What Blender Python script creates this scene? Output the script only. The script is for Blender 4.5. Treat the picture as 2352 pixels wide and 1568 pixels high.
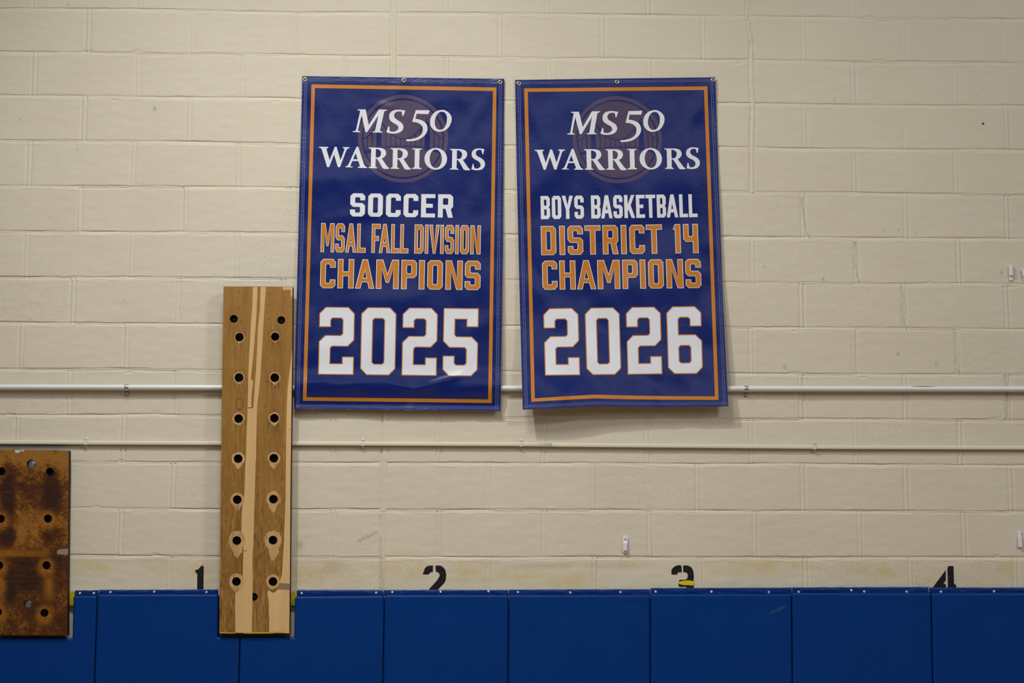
import bpy, bmesh, math, random
import numpy as np
from mathutils import Vector, Matrix, noise
from mathutils.geometry import tessellate_polygon

for o in list(bpy.data.objects):
    bpy.data.objects.remove(o)
SC = bpy.context.scene
COL = SC.collection
random.seed(7)
rng = np.random.default_rng(11)

# ------------------------------------------------------------------ camera
F_PX = 4590.0            # focal length for a 2352 px wide frame
DIST = 9.0               # camera to wall
CAM = Vector((0.0, -DIST, 1.75))
YAW, PITCH, ROLL = math.radians(0.146), math.radians(7.441), math.radians(0.478)
FWD = Vector((math.sin(YAW)*math.cos(PITCH), math.cos(YAW)*math.cos(PITCH), math.sin(PITCH)))
_r0 = Vector((math.cos(YAW), -math.sin(YAW), 0)); _u0 = _r0.cross(FWD)
RIGHT = math.cos(ROLL)*_r0 + math.sin(ROLL)*_u0
UP = -math.sin(ROLL)*_r0 + math.cos(ROLL)*_u0
cd = bpy.data.cameras.new('camera'); cam = bpy.data.objects.new('camera', cd); COL.objects.link(cam)
cd.sensor_width = 36.0; cd.lens = 36.0*F_PX/2352.0; cd.clip_end = 100
m = Matrix((RIGHT, UP, -FWD)).transposed().to_4x4(); m.translation = CAM
cam.matrix_world = m
SC.camera = cam

# ------------------------------------------------------------------ light
w = bpy.data.worlds.new('gym'); SC.world = w; w.use_nodes = True
nt = w.node_tree; bg = nt.nodes['Background']
tc = nt.nodes.new('ShaderNodeTexCoord'); sx = nt.nodes.new('ShaderNodeSeparateXYZ')
cr = nt.nodes.new('ShaderNodeValToRGB'); mr = nt.nodes.new('ShaderNodeMapRange')
nt.links.new(tc.outputs['Generated'], sx.inputs[0]); nt.links.new(sx.outputs['Z'], mr.inputs['Value'])
mr.inputs['From Min'].default_value = -1; mr.inputs['From Max'].default_value = 1
nt.links.new(mr.outputs[0], cr.inputs[0]); nt.links.new(cr.outputs[0], bg.inputs[0])
el = cr.color_ramp.elements
el[0].position = 0.30; el[0].color = (.26, .22, .17, 1)       # wooden floor below
el[1].position = 0.46; el[1].color = (.13, .13, .13, 1)
e = el.new(.598); e.color = (.13, .13, .14, 1)
e = el.new(.652); e.color = (4.2, 4.15, 4.3, 1)               # upper walls and ceiling, a bright band added for banner sheen
e = el.new(.70); e.color = (1.6, 1.6, 1.6, 1); e = el.new(.76); e.color = (.45, .45, .45, 1)
bg.inputs[1].default_value = 0.27

def area(name, loc, target, size, energy, col=(1, .955, .88), spread=180):
    l = bpy.data.lights.new(name, 'AREA'); l.shape = 'RECTANGLE'; l.size, l.size_y = size
    l.energy = energy; l.color = col; l.spread = math.radians(spread)
    o = bpy.data.objects.new(name, l); COL.objects.link(o); o.location = loc
    o.rotation_euler = (Vector(target)-Vector(loc)).to_track_quat('-Z', 'Y').to_euler()
    return o
area('hall_light_near_wall', (-1.8, -2.5, 6.4), (-1.4, -2.4, 5.4), (.17, .17), 80, (1, .985, .945), 132)
area('hall_light_row', (-.75, -2.9, 6.15), (-.75, -3.0, 5.15), (.9, 1.1), 100, (1, .985, .95), 148)
area('hall_light_right', (4.8, -5.6, 6.9), (.5, 0, 1.6), (1.3, .7), 138, (1, .99, .97))
SC.view_settings.view_transform = 'Standard'; SC.view_settings.look = 'None'
SC.view_settings.gamma = 1; SC.view_settings.use_curve_mapping = False
SC.view_settings.exposure = -0.07

# ------------------------------------------------------------------ helpers
def Pn(px, py, d=0.0):
    """frame pixels -> world x, z on the plane y = -d (numpy)"""
    px = np.asarray(px, float); py = np.asarray(py, float); d = np.asarray(d, float)
    a = (px-1176.0)/F_PX; b = -(py-784.0)/F_PX
    dx = a*RIGHT.x+b*UP.x+FWD.x; dy = a*RIGHT.y+b*UP.y+FWD.y; dz = a*RIGHT.z+b*UP.z+FWD.z
    t = (DIST-d)/dy
    return CAM.x+dx*t, CAM.z+dz*t
def P(px, py, d=0.0):
    x, z = Pn(px, py, d)
    return Vector((float(x), -d, float(z)))

def tag(o, label=None, cat=None, group=None, kind=None):
    if label: o['label'] = label
    if cat: o['category'] = cat
    if group: o['group'] = group
    if kind: o['kind'] = kind
    return o
def empty(name, loc):
    o = bpy.data.objects.new(name, None); COL.objects.link(o); o.location = loc
    o.empty_display_size = .05
    return o
def mk(name, verts, faces, mats, parent=None, smooth=False, fmat=None):
    """mesh object from WORLD coordinates, relative to its parent's location"""
    me = bpy.data.meshes.new(name)
    off = Vector((0, 0, 0))
    p = parent
    while p is not None:
        off += p.location; p = p.parent
    me.from_pydata([Vector(v)-off for v in verts], [], faces)
    if not isinstance(mats, (list, tuple)): mats = [mats]
    for mm in mats: me.materials.append(mm)
    if fmat: me.polygons.foreach_set('material_index', fmat)
    if smooth: me.polygons.foreach_set('use_smooth', [True]*len(me.polygons))
    me.update()
    o = bpy.data.objects.new(name, me); COL.objects.link(o)
    if parent: o.parent = parent
    return o
class MB:
    def __init__(s): s.v = []; s.f = []; s.m = []
    def add(s, v, f, m=0):
        k = len(s.v); s.v += [Vector(q) for q in v]; s.f += [tuple(i+k for i in q) for q in f]; s.m += [m]*len(f)
    def box(s, a, b, m=0):
        x0, y0, z0 = a; x1, y1, z1 = b
        s.add([(x0,y0,z0),(x1,y0,z0),(x1,y1,z0),(x0,y1,z0),(x0,y0,z1),(x1,y0,z1),(x1,y1,z1),(x0,y1,z1)],
              [(0,3,2,1),(4,5,6,7),(0,1,5,4),(1,2,6,5),(2,3,7,6),(3,0,4,7)], m)
    def lathe(s, c, prof, n=24, m=0, axis='y', cap=True):
        """prof: (radius, out) pairs; revolved about the wall normal (towards the room)"""
        k = len(s.v); c = Vector(c)
        for r, t in prof:
            for i in range(n):
                a = 2*math.pi*i/n
                if axis == 'y': s.v.append(c+Vector((r*math.cos(a), -t, r*math.sin(a))))
                else: s.v.append(c+Vector((t, r*math.cos(a), r*math.sin(a))))
        for j in range(len(prof)-1):
            for i in range(n):
                i2 = (i+1) % n
                s.f.append((k+j*n+i, k+j*n+i2, k+(j+1)*n+i2, k+(j+1)*n+i)); s.m.append(m)
        if cap:
            s.f.append(tuple(k+(len(prof)-1)*n+i for i in range(n))); s.m.append(m)
    def build(s, name, mats, parent=None, smooth=False):
        return mk(name, s.v, s.f, mats, parent, smooth, s.m)

def recalc(o):
    bm = bmesh.new(); bm.from_mesh(o.data); bmesh.ops.recalc_face_normals(bm, faces=bm.faces); bm.to_mesh(o.data); bm.free()

def tess(contours):
    vs = [[Vector((x, y, 0)) for x, y in c] for c in contours]
    flat = [p for c in contours for p in c]
    return [tuple(flat[i] for i in t) for t in tessellate_polygon(vs)]
def _clip(poly, ax, val, keep_less):
    out = []
    n = len(poly)
    for i in range(n):
        a = poly[i]; b = poly[(i+1) % n]
        da = a[ax]-val; db = b[ax]-val
        if not keep_less: da, db = -da, -db
        if da <= 0: out.append(a)
        if (da < 0 and db > 0) or (da > 0 and db < 0):
            t = da/(da-db); out.append((a[0]+(b[0]-a[0])*t, a[1]+(b[1]-a[1])*t))
    return out
def gridclip(tris, step):
    idx = {}; V = []; Fc = []
    def vid(p):
        k = (round(p[0], 3), round(p[1], 3))
        if k not in idx: idx[k] = len(V); V.append(k)
        return idx[k]
    for t in tris:
        y0 = math.floor(min(p[1] for p in t)/step); y1 = math.ceil(max(p[1] for p in t)/step)
        for j in range(y0, y1):
            s = _clip(_clip(list(t), 1, (j+1)*step, True), 1, j*step, False)
            if len(s) < 3: continue
            x0 = math.floor(min(p[0] for p in s)/step); x1 = math.ceil(max(p[0] for p in s)/step)
            for i in range(x0, x1):
                q = _clip(_clip(s, 0, (i+1)*step, True), 0, i*step, False)
                if len(q) < 3: continue
                ids = []
                for p in q:
                    v = vid(p)
                    if not ids or ids[-1] != v: ids.append(v)
                if ids[0] == ids[-1]: ids.pop()
                if len(set(ids)) == len(ids) >= 3: 
                    # orient so that the face looks to the room
                    a = sum(V[ids[k]][0]*V[ids[(k+1) % len(ids)]][1]-V[ids[(k+1) % len(ids)]][0]*V[ids[k]][1] for k in range(len(ids)))
                    if abs(a) < 1e-6: continue
                    Fc.append(tuple(ids) if a < 0 else tuple(reversed(ids)))
    return V, Fc

# ---- materials
def nmat(name, col=(.5, .5, .5), rough=.6, metal=0.0, spec=.5):
    mt = bpy.data.materials.new(name); mt.use_nodes = True
    b = mt.node_tree.nodes['Principled BSDF']
    b.inputs['Base Color'].default_value = (*col, 1); b.inputs['Roughness'].default_value = rough
    b.inputs['Metallic'].default_value = metal; b.inputs['Specular IOR Level'].default_value = spec
    return mt
def N(mt, t, **kw):
    n = mt.node_tree.nodes.new(t)
    for k, v in kw.items():
        if k in n.inputs: n.inputs[k].default_value = v
        else: setattr(n, k, v)
    return n
def L(mt, a, b): mt.node_tree.links.new(a, b)
def mix(mt, fac, a, b, mode='MIX'):
    n = mt.node_tree.nodes.new('ShaderNodeMix'); n.data_type = 'RGBA'; n.blend_type = mode
    for s, v in ((0, fac), (6, a), (7, b)):
        if hasattr(v, 'links'): L(mt, v, n.inputs[s])
        elif isinstance(v, tuple): n.inputs[s].default_value = (*v, 1)
        else: n.inputs[s].default_value = v
    return n.outputs[2]
def math_(mt, op, a, b=None, c=None):
    n = mt.node_tree.nodes.new('ShaderNodeMath'); n.operation = op
    for i, v in enumerate((a, b, c)):
        if v is None: continue
        if hasattr(v, 'links'): L(mt, v, n.inputs[i])
        else: n.inputs[i].default_value = v
    return n.outputs[0]
def ramp(mt, fac, stops):
    n = mt.node_tree.nodes.new('ShaderNodeValToRGB'); L(mt, fac, n.inputs[0])
    e = n.color_ramp.elements
    while len(e) < len(stops): e.new(.5)
    for i, (p, c) in enumerate(stops):
        e[i].position = p; e[i].color = (*(c if isinstance(c, tuple) else (c, c, c)), 1)
    return n.outputs[0]
def coords(mt, scale=(1, 1, 1), rot=(0, 0, 0)):
    t = N(mt, 'ShaderNodeTexCoord'); g = N(mt, 'ShaderNodeMapping')
    g.inputs['Scale'].default_value = scale; g.inputs['Rotation'].default_value = rot
    L(mt, t.outputs['Object'], g.inputs[0]); return g.outputs[0]
def noise_(mt, vec, scale, detail=4, rough=.55, dist=0.0):
    n = N(mt, 'ShaderNodeTexNoise'); L(mt, vec, n.inputs['Vector'])
    n.inputs['Scale'].default_value = scale; n.inputs['Detail'].default_value = detail
    n.inputs['Roughness'].default_value = rough; n.inputs['Distortion'].default_value = dist
    return n.outputs[0]
def attr(mt, name):
    n = N(mt, 'ShaderNodeAttribute'); n.attribute_name = name; return n.outputs['Fac']
def bump(mt, h, strength, dist):
    b = N(mt, 'ShaderNodeBump'); L(mt, h, b.inputs['Height'])
    b.inputs['Distance'].default_value = dist
    if hasattr(strength, 'links'): L(mt, strength, b.inputs['Strength'])
    else: b.inputs['Strength'].default_value = strength
    return b
def bsdf(mt): return mt.node_tree.nodes['Principled BSDF']

# wall paint
M_wall = nmat('cream_block_paint', (.6, .52, .37), .62, 0, .35)
v = coords(M_wall)
base = ramp(M_wall, noise_(M_wall, v, 1.6, 5, .6), [(.3, (.597, .554, .442)), (.7, (.641, .600, .488))])
base = mix(M_wall, math_(M_wall, 'MULTIPLY', noise_(M_wall, v, 9, 6, .7), .25), base, (.600, .500, .375))
yn = noise_(M_wall, v, 14, 5, .7)
base = mix(M_wall, math_(M_wall, 'MULTIPLY', attr(M_wall, 'yellowing'), ramp(M_wall, yn, [(.35, .15), (.62, 1.0)])), base, (.56, .44, .20))
dn = ramp(M_wall, noise_(M_wall, v, 240, 4, .8), [(.42, 0.0), (.58, 1.0)])
base = mix(M_wall, math_(M_wall, 'MULTIPLY', attr(M_wall, 'scuff'), dn), base, (.13, .12, .11))
# small chips and pits in the paint
vo = N(M_wall, 'ShaderNodeTexVoronoi'); L(M_wall, v, vo.inputs['Vector']); vo.inputs['Scale'].default_value = 20
pit = math_(M_wall, 'LESS_THAN', vo.outputs['Distance'], math_(M_wall, 'MULTIPLY', ramp(M_wall, noise_(M_wall, v, 5, 3), [(.45, 0.0), (.75, 1.0)]), .062))
base = mix(M_wall, math_(M_wall, 'MULTIPLY', pit, .55), base, (.20, .165, .12))
L(M_wall, base, bsdf(M_wall).inputs['Base Color'])
n1 = noise_(M_wall, v, 120, 4, .6, .3)
dents = ramp(M_wall, noise_(M_wall, coords(M_wall, (1, 1, 1.5), (0, .5, 0)), 105, 3, .55, .7), [(.30, 0.0), (.40, 1.0)])
h = math_(M_wall, 'ADD', math_(M_wall, 'MULTIPLY', n1, .62), math_(M_wall, 'MULTIPLY', dents, .38))
h = math_(M_wall, 'SUBTRACT', h, math_(M_wall, 'MULTIPLY', pit, .9))
b_ = bump(M_wall, h, math_(M_wall, 'MULTIPLY_ADD', attr(M_wall, 'grit'), .62, .12), .0036)
L(M_wall, b_.outputs[0], bsdf(M_wall).inputs['Normal'])

def vinyl(name, col, rough=.38, spec=.5, bscale=0, bd=0, weave=0):
    mt = nmat(name, col, rough, 0, spec)
    return mt
M_bblue = nmat('banner_blue', (.004, .014, .122), .21, 0, .46)
M_borange = nmat('banner_orange', (.51, .180, .014), .34, 0, .45)
M_bwhite = nmat('banner_white', (.68, .70, .75), .38, 0, .4)
M_bmuted = nmat('banner_muted_purple', (.068, .046, .098), .30, 0, .45)
M_stitch = nmat('stitch_thread', (.12, .15, .36), .6)
for mt_, sc_ in ((M_bblue, 1), (M_borange, 1), (M_bwhite, .6), (M_bmuted, 1)):
    v = coords(mt_)
    nb = noise_(mt_, v, 22, 4, .55, .8)
    b_ = bump(mt_, nb, .07*sc_, .010)
    L(mt_, b_.outputs[0], bsdf(mt_).inputs['Normal'])
M_hem = nmat('banner_hem_blue', (.008, .018, .128), .26, 0, .5)
v = coords(M_hem, (1, 1, 3.5)); b_ = bump(M_hem, noise_(M_hem, v, 24, 3, .55, .5), .17, .010); L(M_hem, b_.outputs[0], bsdf(M_hem).inputs['Normal'])

M_mat = nmat('blue_pad_vinyl', (.0012, .034, .165), .42, 0, .12)
v = coords(M_mat)
L(M_mat, mix(M_mat, ramp(M_mat, noise_(M_mat, v, 2.2, 4, .6), [(.35, 0.0), (.7, .6)]), (.0002, .030, .175), (.0004, .038, .205)), bsdf(M_mat).inputs['Base Color'])
b_ = bump(M_mat, noise_(M_mat, v, 2.6, 3, .5, .6), .35, .03)
b2 = bump(M_mat, noise_(M_mat, v, 420, 2, .5), .12, .0006); L(M_mat, b_.outputs[0], b2.inputs['Normal'])
L(M_mat, b2.outputs[0], bsdf(M_mat).inputs['Normal'])
M_flap = nmat('blue_pad_flap', (.0008, .028, .165), .36, 0, .25)
v = coords(M_flap, (1, 1, 2.2)); b_ = bump(M_flap, noise_(M_flap, v, 9, 3, .55, .8), .35, .02); L(M_flap, b_.outputs[0], bsdf(M_flap).inputs['Normal'])
M_matscuff = nmat('pale_blue_scuff', (.004, .048, .175), .6, 0, .2)

M_screw = nmat('zinc_screw', (.78, .78, .80), .28, .85)
M_drk = nmat('recess_shade', (.012, .011, .010), .7)  # flat near-black standing in for shade in hook slot and eyelet holes
M_brass = nmat('brass_eyelet', (.72, .60, .34), .25, .9)
M_red = nmat('rusty_screw', (.16, .06, .04), .5, .3)
M_steel = nmat('galvanised_steel', (.55, .56, .55), .28, .95)
M_pipe = nmat('white_pipe_enamel', (.66, .655, .67), .30, 0, .5)
M_pipeblk = nmat('black_scuff', (.02, .02, .02), .5)
M_cond = nmat('cream_conduit_paint', (.66, .63, .50), .35, 0, .5)
M_hook = nmat('white_hook_plastic', (.70, .70, .74), .32, 0, .5)
M_black = nmat('black_wall_paint', (.010, .009, .011), .75, 0, .2)
v = coords(M_black); b_ = bump(M_black, noise_(M_black, v, 110, 4, .6), .5, .004); L(M_black, b_.outputs[0], bsdf(M_black).inputs['Normal'])
M_yellow = nmat('yellow_paint', (.62, .46, .006), .45)
v = coords(M_yellow); L(M_yellow, mix(M_yellow, noise_(M_yellow, v, 60, 4, .7), (.52, .42, .004), (.40, .28, .006)), bsdf(M_yellow).inputs['Base Color'])
M_batdark = nmat('dark_stained_batten', (.035, .022, .016), .6)

# tall board: varnished plywood with a worn grain
def wood(name, c_dark, c_mid, c_light, wearcol):
    mt = nmat(name, c_mid, .42, 0, .4)
    v = coords(mt, (16, 16, 1.3))
    g = noise_(mt, v, 1.0, 6, .65, .9)
    c = ramp(mt, g, [(.25, c_dark), (.5, c_mid), (.78, c_light)])
    v2 = coords(mt, (75, 75, 8)); g2 = noise_(mt, v2, 1.0, 5, .75, 2.6)
    stre = ramp(mt, g2, [(.46, 0.0), (.60, 1.0)])
    g3 = noise_(mt, coords(mt, (42, 42, 5)), 1.0, 5, .7, 1.8); lite = ramp(mt, g3, [(.50, 0.0), (.66, .75)])
    c = mix(mt, math_(mt, 'MULTIPLY', lite, attr(mt, 'wear')), c, (.46, .28, .10))
    c = mix(mt, math_(mt, 'MULTIPLY', stre, attr(mt, 'wear')), c, wearcol)
    v4 = coords(mt, (1, 1, 1)); big = ramp(mt, noise_(mt, v4, 7, 4, .6, .8), [(.40, 0.0), (.70, .40)])
    c = mix(mt, big, c, c_dark)
    L(mt, c, bsdf(mt).inputs['Base Color'])
    b = bump(mt, g2, .35, .0015); L(mt, b.outputs[0], bsdf(mt).inputs['Normal'])
    return mt
M_woodA = wood('varnished_plywood', (.215, .105, .016), (.305, .152, .028), (.390, .225, .055), (.085, .033, .006))
M_pale = nmat('bare_wood', (.62, .37, .16), .6)
v = coords(M_pale, (14, 14, 1.0)); L(M_pale, ramp(M_pale, noise_(M_pale, v, 1, 5, .6), [(.3, (.55, .350, .140)), (.7, (.64, .43, .20))]), bsdf(M_pale).inputs['Base Color'])
M_pale2 = nmat('bare_wood_rim', (.42, .235, .085), .6)
v = coords(M_pale2, (30, 30, 5)); L(M_pale2, ramp(M_pale2, noise_(M_pale2, v, 1, 5, .7, 1.5), [(.32, (.26, .135, .035)), (.48, (.48, .285, .115)), (.75, (.58, .37, .17))]), bsdf(M_pale2).inputs['Base Color'])
M_plyshadow = nmat('ply_shadow_patch', (.25, .15, .085), .6)  # shadow patch on the board, its shade painted as grey-brown
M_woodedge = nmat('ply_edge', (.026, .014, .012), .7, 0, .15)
# short board: old, darkened and mottled
M_woodB = nmat('old_mottled_plywood', (.2, .08, .01), .36, 0, .28)
v = coords(M_woodB, (1, 1, 1))
nA = noise_(M_woodB, v, 9, 7, .72, 1.2); nB = noise_(M_woodB, coords(M_woodB, (1, 1, 1.7)), 34, 8, .80, 1.6)
dk = math_(M_woodB, 'ADD', math_(M_woodB, 'MULTIPLY', nA, .45), math_(M_woodB, 'MULTIPLY', nB, .55))
dk = math_(M_woodB, 'ADD', dk, math_(M_woodB, 'MULTIPLY', attr(M_woodB, 'dark'), math_(M_woodB, 'MULTIPLY_ADD', noise_(M_woodB, coords(M_woodB, (1, 1, .6)), 48, 6, .75, .8), .50, -.05)))
c = ramp(M_woodB, dk, [(.42, (.27, .125, .020)), (.485, (.190, .072, .009)), (.535, (.085, .027, .004)), (.66, (.032, .012, .006))])
lin = noise_(M_woodB, coords(M_woodB, (7, 7, 150)), 1.0, 4, .7, .6)
c = mix(M_woodB, ramp(M_woodB, lin, [(.55, 0.0), (.75, .45)]), c, (.165, .075, .028))
c = mix(M_woodB, math_(M_woodB, 'MULTIPLY', attr(M_woodB, 'orange'), ramp(M_woodB, nB, [(.40, .05), (.50, 1.0)])), c, (.30, .115, .010))
L(M_woodB, c, bsdf(M_woodB).inputs['Base Color'])
b_ = bump(M_woodB, nB, .3, .0015); L(M_woodB, b_.outputs[0], bsdf(M_woodB).inputs['Normal'])
M_tape = nmat('pale_tape_residue', (.50, .54, .44), .6)
M_smear = nmat('grey_paint_smear', (.24, .19, .15), .6)

# ------------------------------------------------------------------ block wall
XS = [0, 350, 690, 1165, 1660, 2000, 2352]
JY = [[22, 24.5, 31, 33, 39, 43, 47], [121, 124, 128, 134, 140, 144, 146], [221, 225, 229, 235, 239, 244, 246],
      [324, 326, 333, 336, 341, 345, 347], [429, 430, 434, 439, 441, 446, 450], [533, 536, 538, 541, 546, 549, 551],
      [638, 638.5, 643, 645, 650, 653.5, 654], [742, 745.5, 748, 750, 754, 755, 759], [849, 850, 853, 855, 860, 862, 862],
      [955, 955, 960, 961, 963.5, 965, 967], [1060, 1064, 1065, 1065, 1067, 1069, 1070],
      [1168, 1170, 1172, 1173, 1175, 1175.5, 1177], [1276, 1279, 1281, 1282, 1281.5, 1282, 1283],
      [1385, 1387, 1388, 1388, 1389, 1389, 1390], [1493]*7]
HJ = [[82, 322, 561, 785, 1027, 1258, 1490, 1959, 2187],
      [202, 442, 679, 1150, 1385, 1617, 1847, 2077, 2307],
      [78, 317, 555, 795, 1027, 1262, 1493, 1961, 2195],
      [192, 433, 671, 1143, 1380, 1615, 1849, 2080, 2314],
      [66, 305, 545, 785, 1025, 1262, 1495, 1963, 2196],
      [183, 424, 661, 1143, 1380, 1612, 1845, 2081, 2314],
      [60, 301, 543, 785, 1020, 1250, 1490, 1730, 1967, 2203],
      [166, 407, 650, 1140, 1372, 1607, 1842, 2077, 2313],
      [48, 289, 530, 770, 1010, 1250, 1488, 1726, 1963, 2199],
      [158, 404, 650, 1130, 1368, 1605.5, 1841, 2080, 2315],
      [38, 282, 524, 764, 1007, 1248, 1487, 1726, 1967, 2206],
      [155, 396, 640, 1123, 1364, 1603, 1845, 2082, 2322],
      [30, 276, 520, 765, 1009, 1251, 1494, 1735, 1976, 2215],
      [143, 387, 636, 1124, 1367, 1609, 1852, 2093, 2334],
      [22, 270, 515, 765, 1009, 1251, 1494, 1735, 1976, 2215]]
# carry the courses on above the frame
for k in range(3):
    JY.insert(0, [y-102 for y in JY[0]]); HJ.insert(0, list(HJ[1]))
# course i lies between JY[i-1] and JY[i]; the top one starts one course above JY[0]
JY.insert(0, [y-102 for y in JY[0]])
for h_ in HJ:
    while h_[0] > -420: h_.insert(0, h_[0]-240)
    while h_[-1] < 2800: h_.append(h_[-1]+235)
JYa = np.array(JY, float)
gx = np.concatenate([np.arange(-420, -40, 8.0), np.arange(-40, 2392, 2.0), np.arange(2392, 2800, 8.0)])
def smooth1(n, amp, rad):
    a = rng.normal(size=n); k = np.hanning(rad*2+1); k /= k.sum()
    a = np.convolve(a, k, 'same'); return a/ (a.std()+1e-9)*amp
rows_y = []
for j in JYa:
    base_y = np.interp(gx, XS, j, left=None, right=None)
    sl0 = (j[1]-j[0])/(XS[1]-XS[0]); sl1 = (j[-1]-j[-2])/(XS[-1]-XS[-2])
    base_y = np.where(gx < 0, j[0]+sl0*.5*gx, np.where(gx > 2352, j[-1]+sl1*.5*(gx-2352), base_y))
    rows_y.append(base_y+smooth1(len(gx), .45, 70)+smooth1(len(gx), .22, 10))
# fractions inside a course, in pixels from each joint
def course_rows(h):
    a = [0, 1.0, 2.0, 2.8, 3.5, 4.2, 4.9, 5.8, 7.5, 11, 16]
    mid = list(np.linspace(22, h-22, 15))
    return a+mid+[h-t for t in reversed(a[1:])]
py_rows = []; meta = []
for c_ in range(len(rows_y)-1):
    top, bot = rows_y[c_], rows_y[c_+1]
    fr = np.array(course_rows(103.0))/103.0
    for q in fr: py_rows.append(top+(bot-top)*q); meta.append((c_, q))
py_rows.append(rows_y[-1]); meta.append((len(rows_y)-2, 1.0))
PY = np.array(py_rows); PX = np.broadcast_to(gx, PY.shape).copy()
H = np.zeros_like(PY); GR = np.zeros_like(PY)
nz = lambda r, c, amp: (rng.normal(size=(r, c))*amp)
def sm2(shape, rx, amp):
    a = rng.normal(size=shape); k = np.hanning(rx*2+1); k /= k.sum()
    a = np.apply_along_axis(lambda t: np.convolve(t, k, 'same'), 1, a)
    k2 = np.hanning(5); k2 /= k2.sum()
    a = np.apply_along_axis(lambda t: np.convolve(t, k2, 'same'), 0, a)
    return a/a.std()*amp
edge_n = sm2(PY.shape, 6, .7)
ctl1x = lambda y: np.interp(y, [0, 175, 950, 1100, 1340], [907, 906, 884, 882, 879])
ctl2x = lambda y: np.interp(y, [0, 39, 95, 143, 190, 237, 330, 440], [1720, 1719, 1729, 1727, 1727, 1731, 1728, 1728])
nc = len(rows_y)-1
for r, (c_, q) in enumerate(meta):
    top, bot = rows_y[c_], rows_y[c_+1]
    y = PY[r]; x = gx
    hh = np.zeros_like(x); gg = np.zeros_like(x)
    rs = np.random.default_rng(1000+c_)
    js = list(HJ[c_])
    # the caulked control joints cut the course
    yc = float(np.mean((top+bot)/2))
    cx = [float(ctl1x(yc))] + ([float(ctl2x(yc))] if yc < 445 else [])
    ends = sorted(js+cx)
    offs = rs.normal(size=len(ends)+1)*.0005; grit = np.clip(rs.beta(1.6, 1.8, size=len(ends)+1), 0, 1)
    tilt = rs.normal(size=len(ends)+1)*.0005
    smoothish = 0.45 if yc < 430 else 1.0
    bi = np.searchsorted(ends, x)
    hh += offs[bi]+tilt[bi]*(q-.5); gg += grit[bi]*smoothish
    # head joints
    dep = {}
    for kk, jx in enumerate(js):
        kd = (.45+.75*rs.random())*(0.8 if (yc < 430 and jx > 1500) else 1.15)
        lean = (jx-1206)/30400.0
        d0 = x-(jx+(y-yc)*lean)+edge_n[r]*.5
        dd = np.abs(d0)
        bead = np.clip(1-(dd/5.2)**2, 0, 1)
        ins = 1/(1+np.exp((dd-5.6)*2.2))
        groove = np.exp(-((dd-5.4)/1.5)**2)
        hh -= (ins*(.0025-.0029*bead)+groove*.0016)*kd; gg *= 1-.85*ins
    # bed joints, above and below
    for jl, jyv, sgn in ((c_, top, 1), (c_+1, bot, -1)):
        rj = np.random.default_rng(50+jl)
        xn = np.interp(x, np.linspace(-420, 2800, 46), rj.uniform(.35, 1.2, 46))
        dd = np.abs(y-jyv+edge_n[r]*.25)
        # raked joint: deep under the upper arris, sloping out to the lower one
        t = np.clip((y-jyv+edge_n[r]*.25)/4.3, -1, 1)
        ins = 1/(1+np.exp((dd-4.3)*2.6))
        hh -= ins*(.0003+.0026*((1-t)/2)**1.1)*xn*1.25; gg *= 1-.85*ins
    H[r] = hh; GR[r] = gg
# control joints: a soft caulk band with a fine groove at its left edge
for fx, ymax, wd in ((ctl1x, 2000, 6.0), (ctl2x, 443, 5.0)):
    d0 = PX-fx(PY)
    mask = (np.abs(d0) < wd) & (PY < ymax)
    H = np.where(mask, -.0014+.0034*np.cos(d0/wd*math.pi/2), H); GR = np.where(mask, GR*.1, GR)
    mask2 = (np.abs(d0+wd+1.0) < 1.9) & (PY < ymax); H = np.where(mask2, -.0042, H); mask3 = (np.abs(d0-wd-.8) < 1.2) & (PY < ymax); H = np.where(mask3, H-.0012, H)
H += sm2(PY.shape, 14, .00022)*1.0
H += sm2(PY.shape, 2, .00007)
def seg_dist(x0, y0, x1, y1):
    dx, dy = x1-x0, y1-y0; t = np.clip(((PX-x0)*dx+(PY-y0)*dy)/(dx*dx+dy*dy), 0, 1)
    return np.hypot(PX-x0-t*dx, PY-y0-t*dy)
cracks = [[(1965, 556), (1966, 600), (1968, 625), (1968, 634), (1976, 650)], [(2072, 655), (2076, 690), (2077, 747), (2084, 759)],
          [(2195, 763), (2196, 800), (2198, 850), (2205, 856)], [(1843, 455), (1843, 470), (1853, 535), (1862, 549)],
          [(2311, 864), (2314, 905), (2315, 960)], [(1718, 0), (1719, 45), (1729, 92), (1730, 130)]]
CRK_SHADE = np.zeros_like(PY)
for cr_ in cracks:
    for a, b in zip(cr_[:-1], cr_[1:]):
        dmin = seg_dist(*a, *b)
        H = np.where(dmin < 1.5, np.minimum(H, -.0034), H); CRK_SHADE = np.maximum(CRK_SHADE, np.where(dmin < 1.25, .38 if cr_ is cracks[-1] else .62, 0))
for _ in range(34):      # chipped arrises along the bed joints
    rj = rng.integers(4, nc-1); x0 = rng.uniform(0, 2340); y0 = np.interp(x0, gx, rows_y[rj])+rng.choice([-5.5, 5.5]); ln = rng.uniform(6, 30)
    H = np.where(seg_dist(x0, y0, x0+ln, y0+rng.uniform(-1, 1)) < 1.4, H-.0018, H)
YEL = np.zeros_like(PY); SCF = np.zeros_like(PY)
def blob(A, x, y, rx, ry, a): np.maximum(A, a*np.exp(-(((PX-x)/rx)**2+((PY-y)/ry)**2)), out=A)
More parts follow.
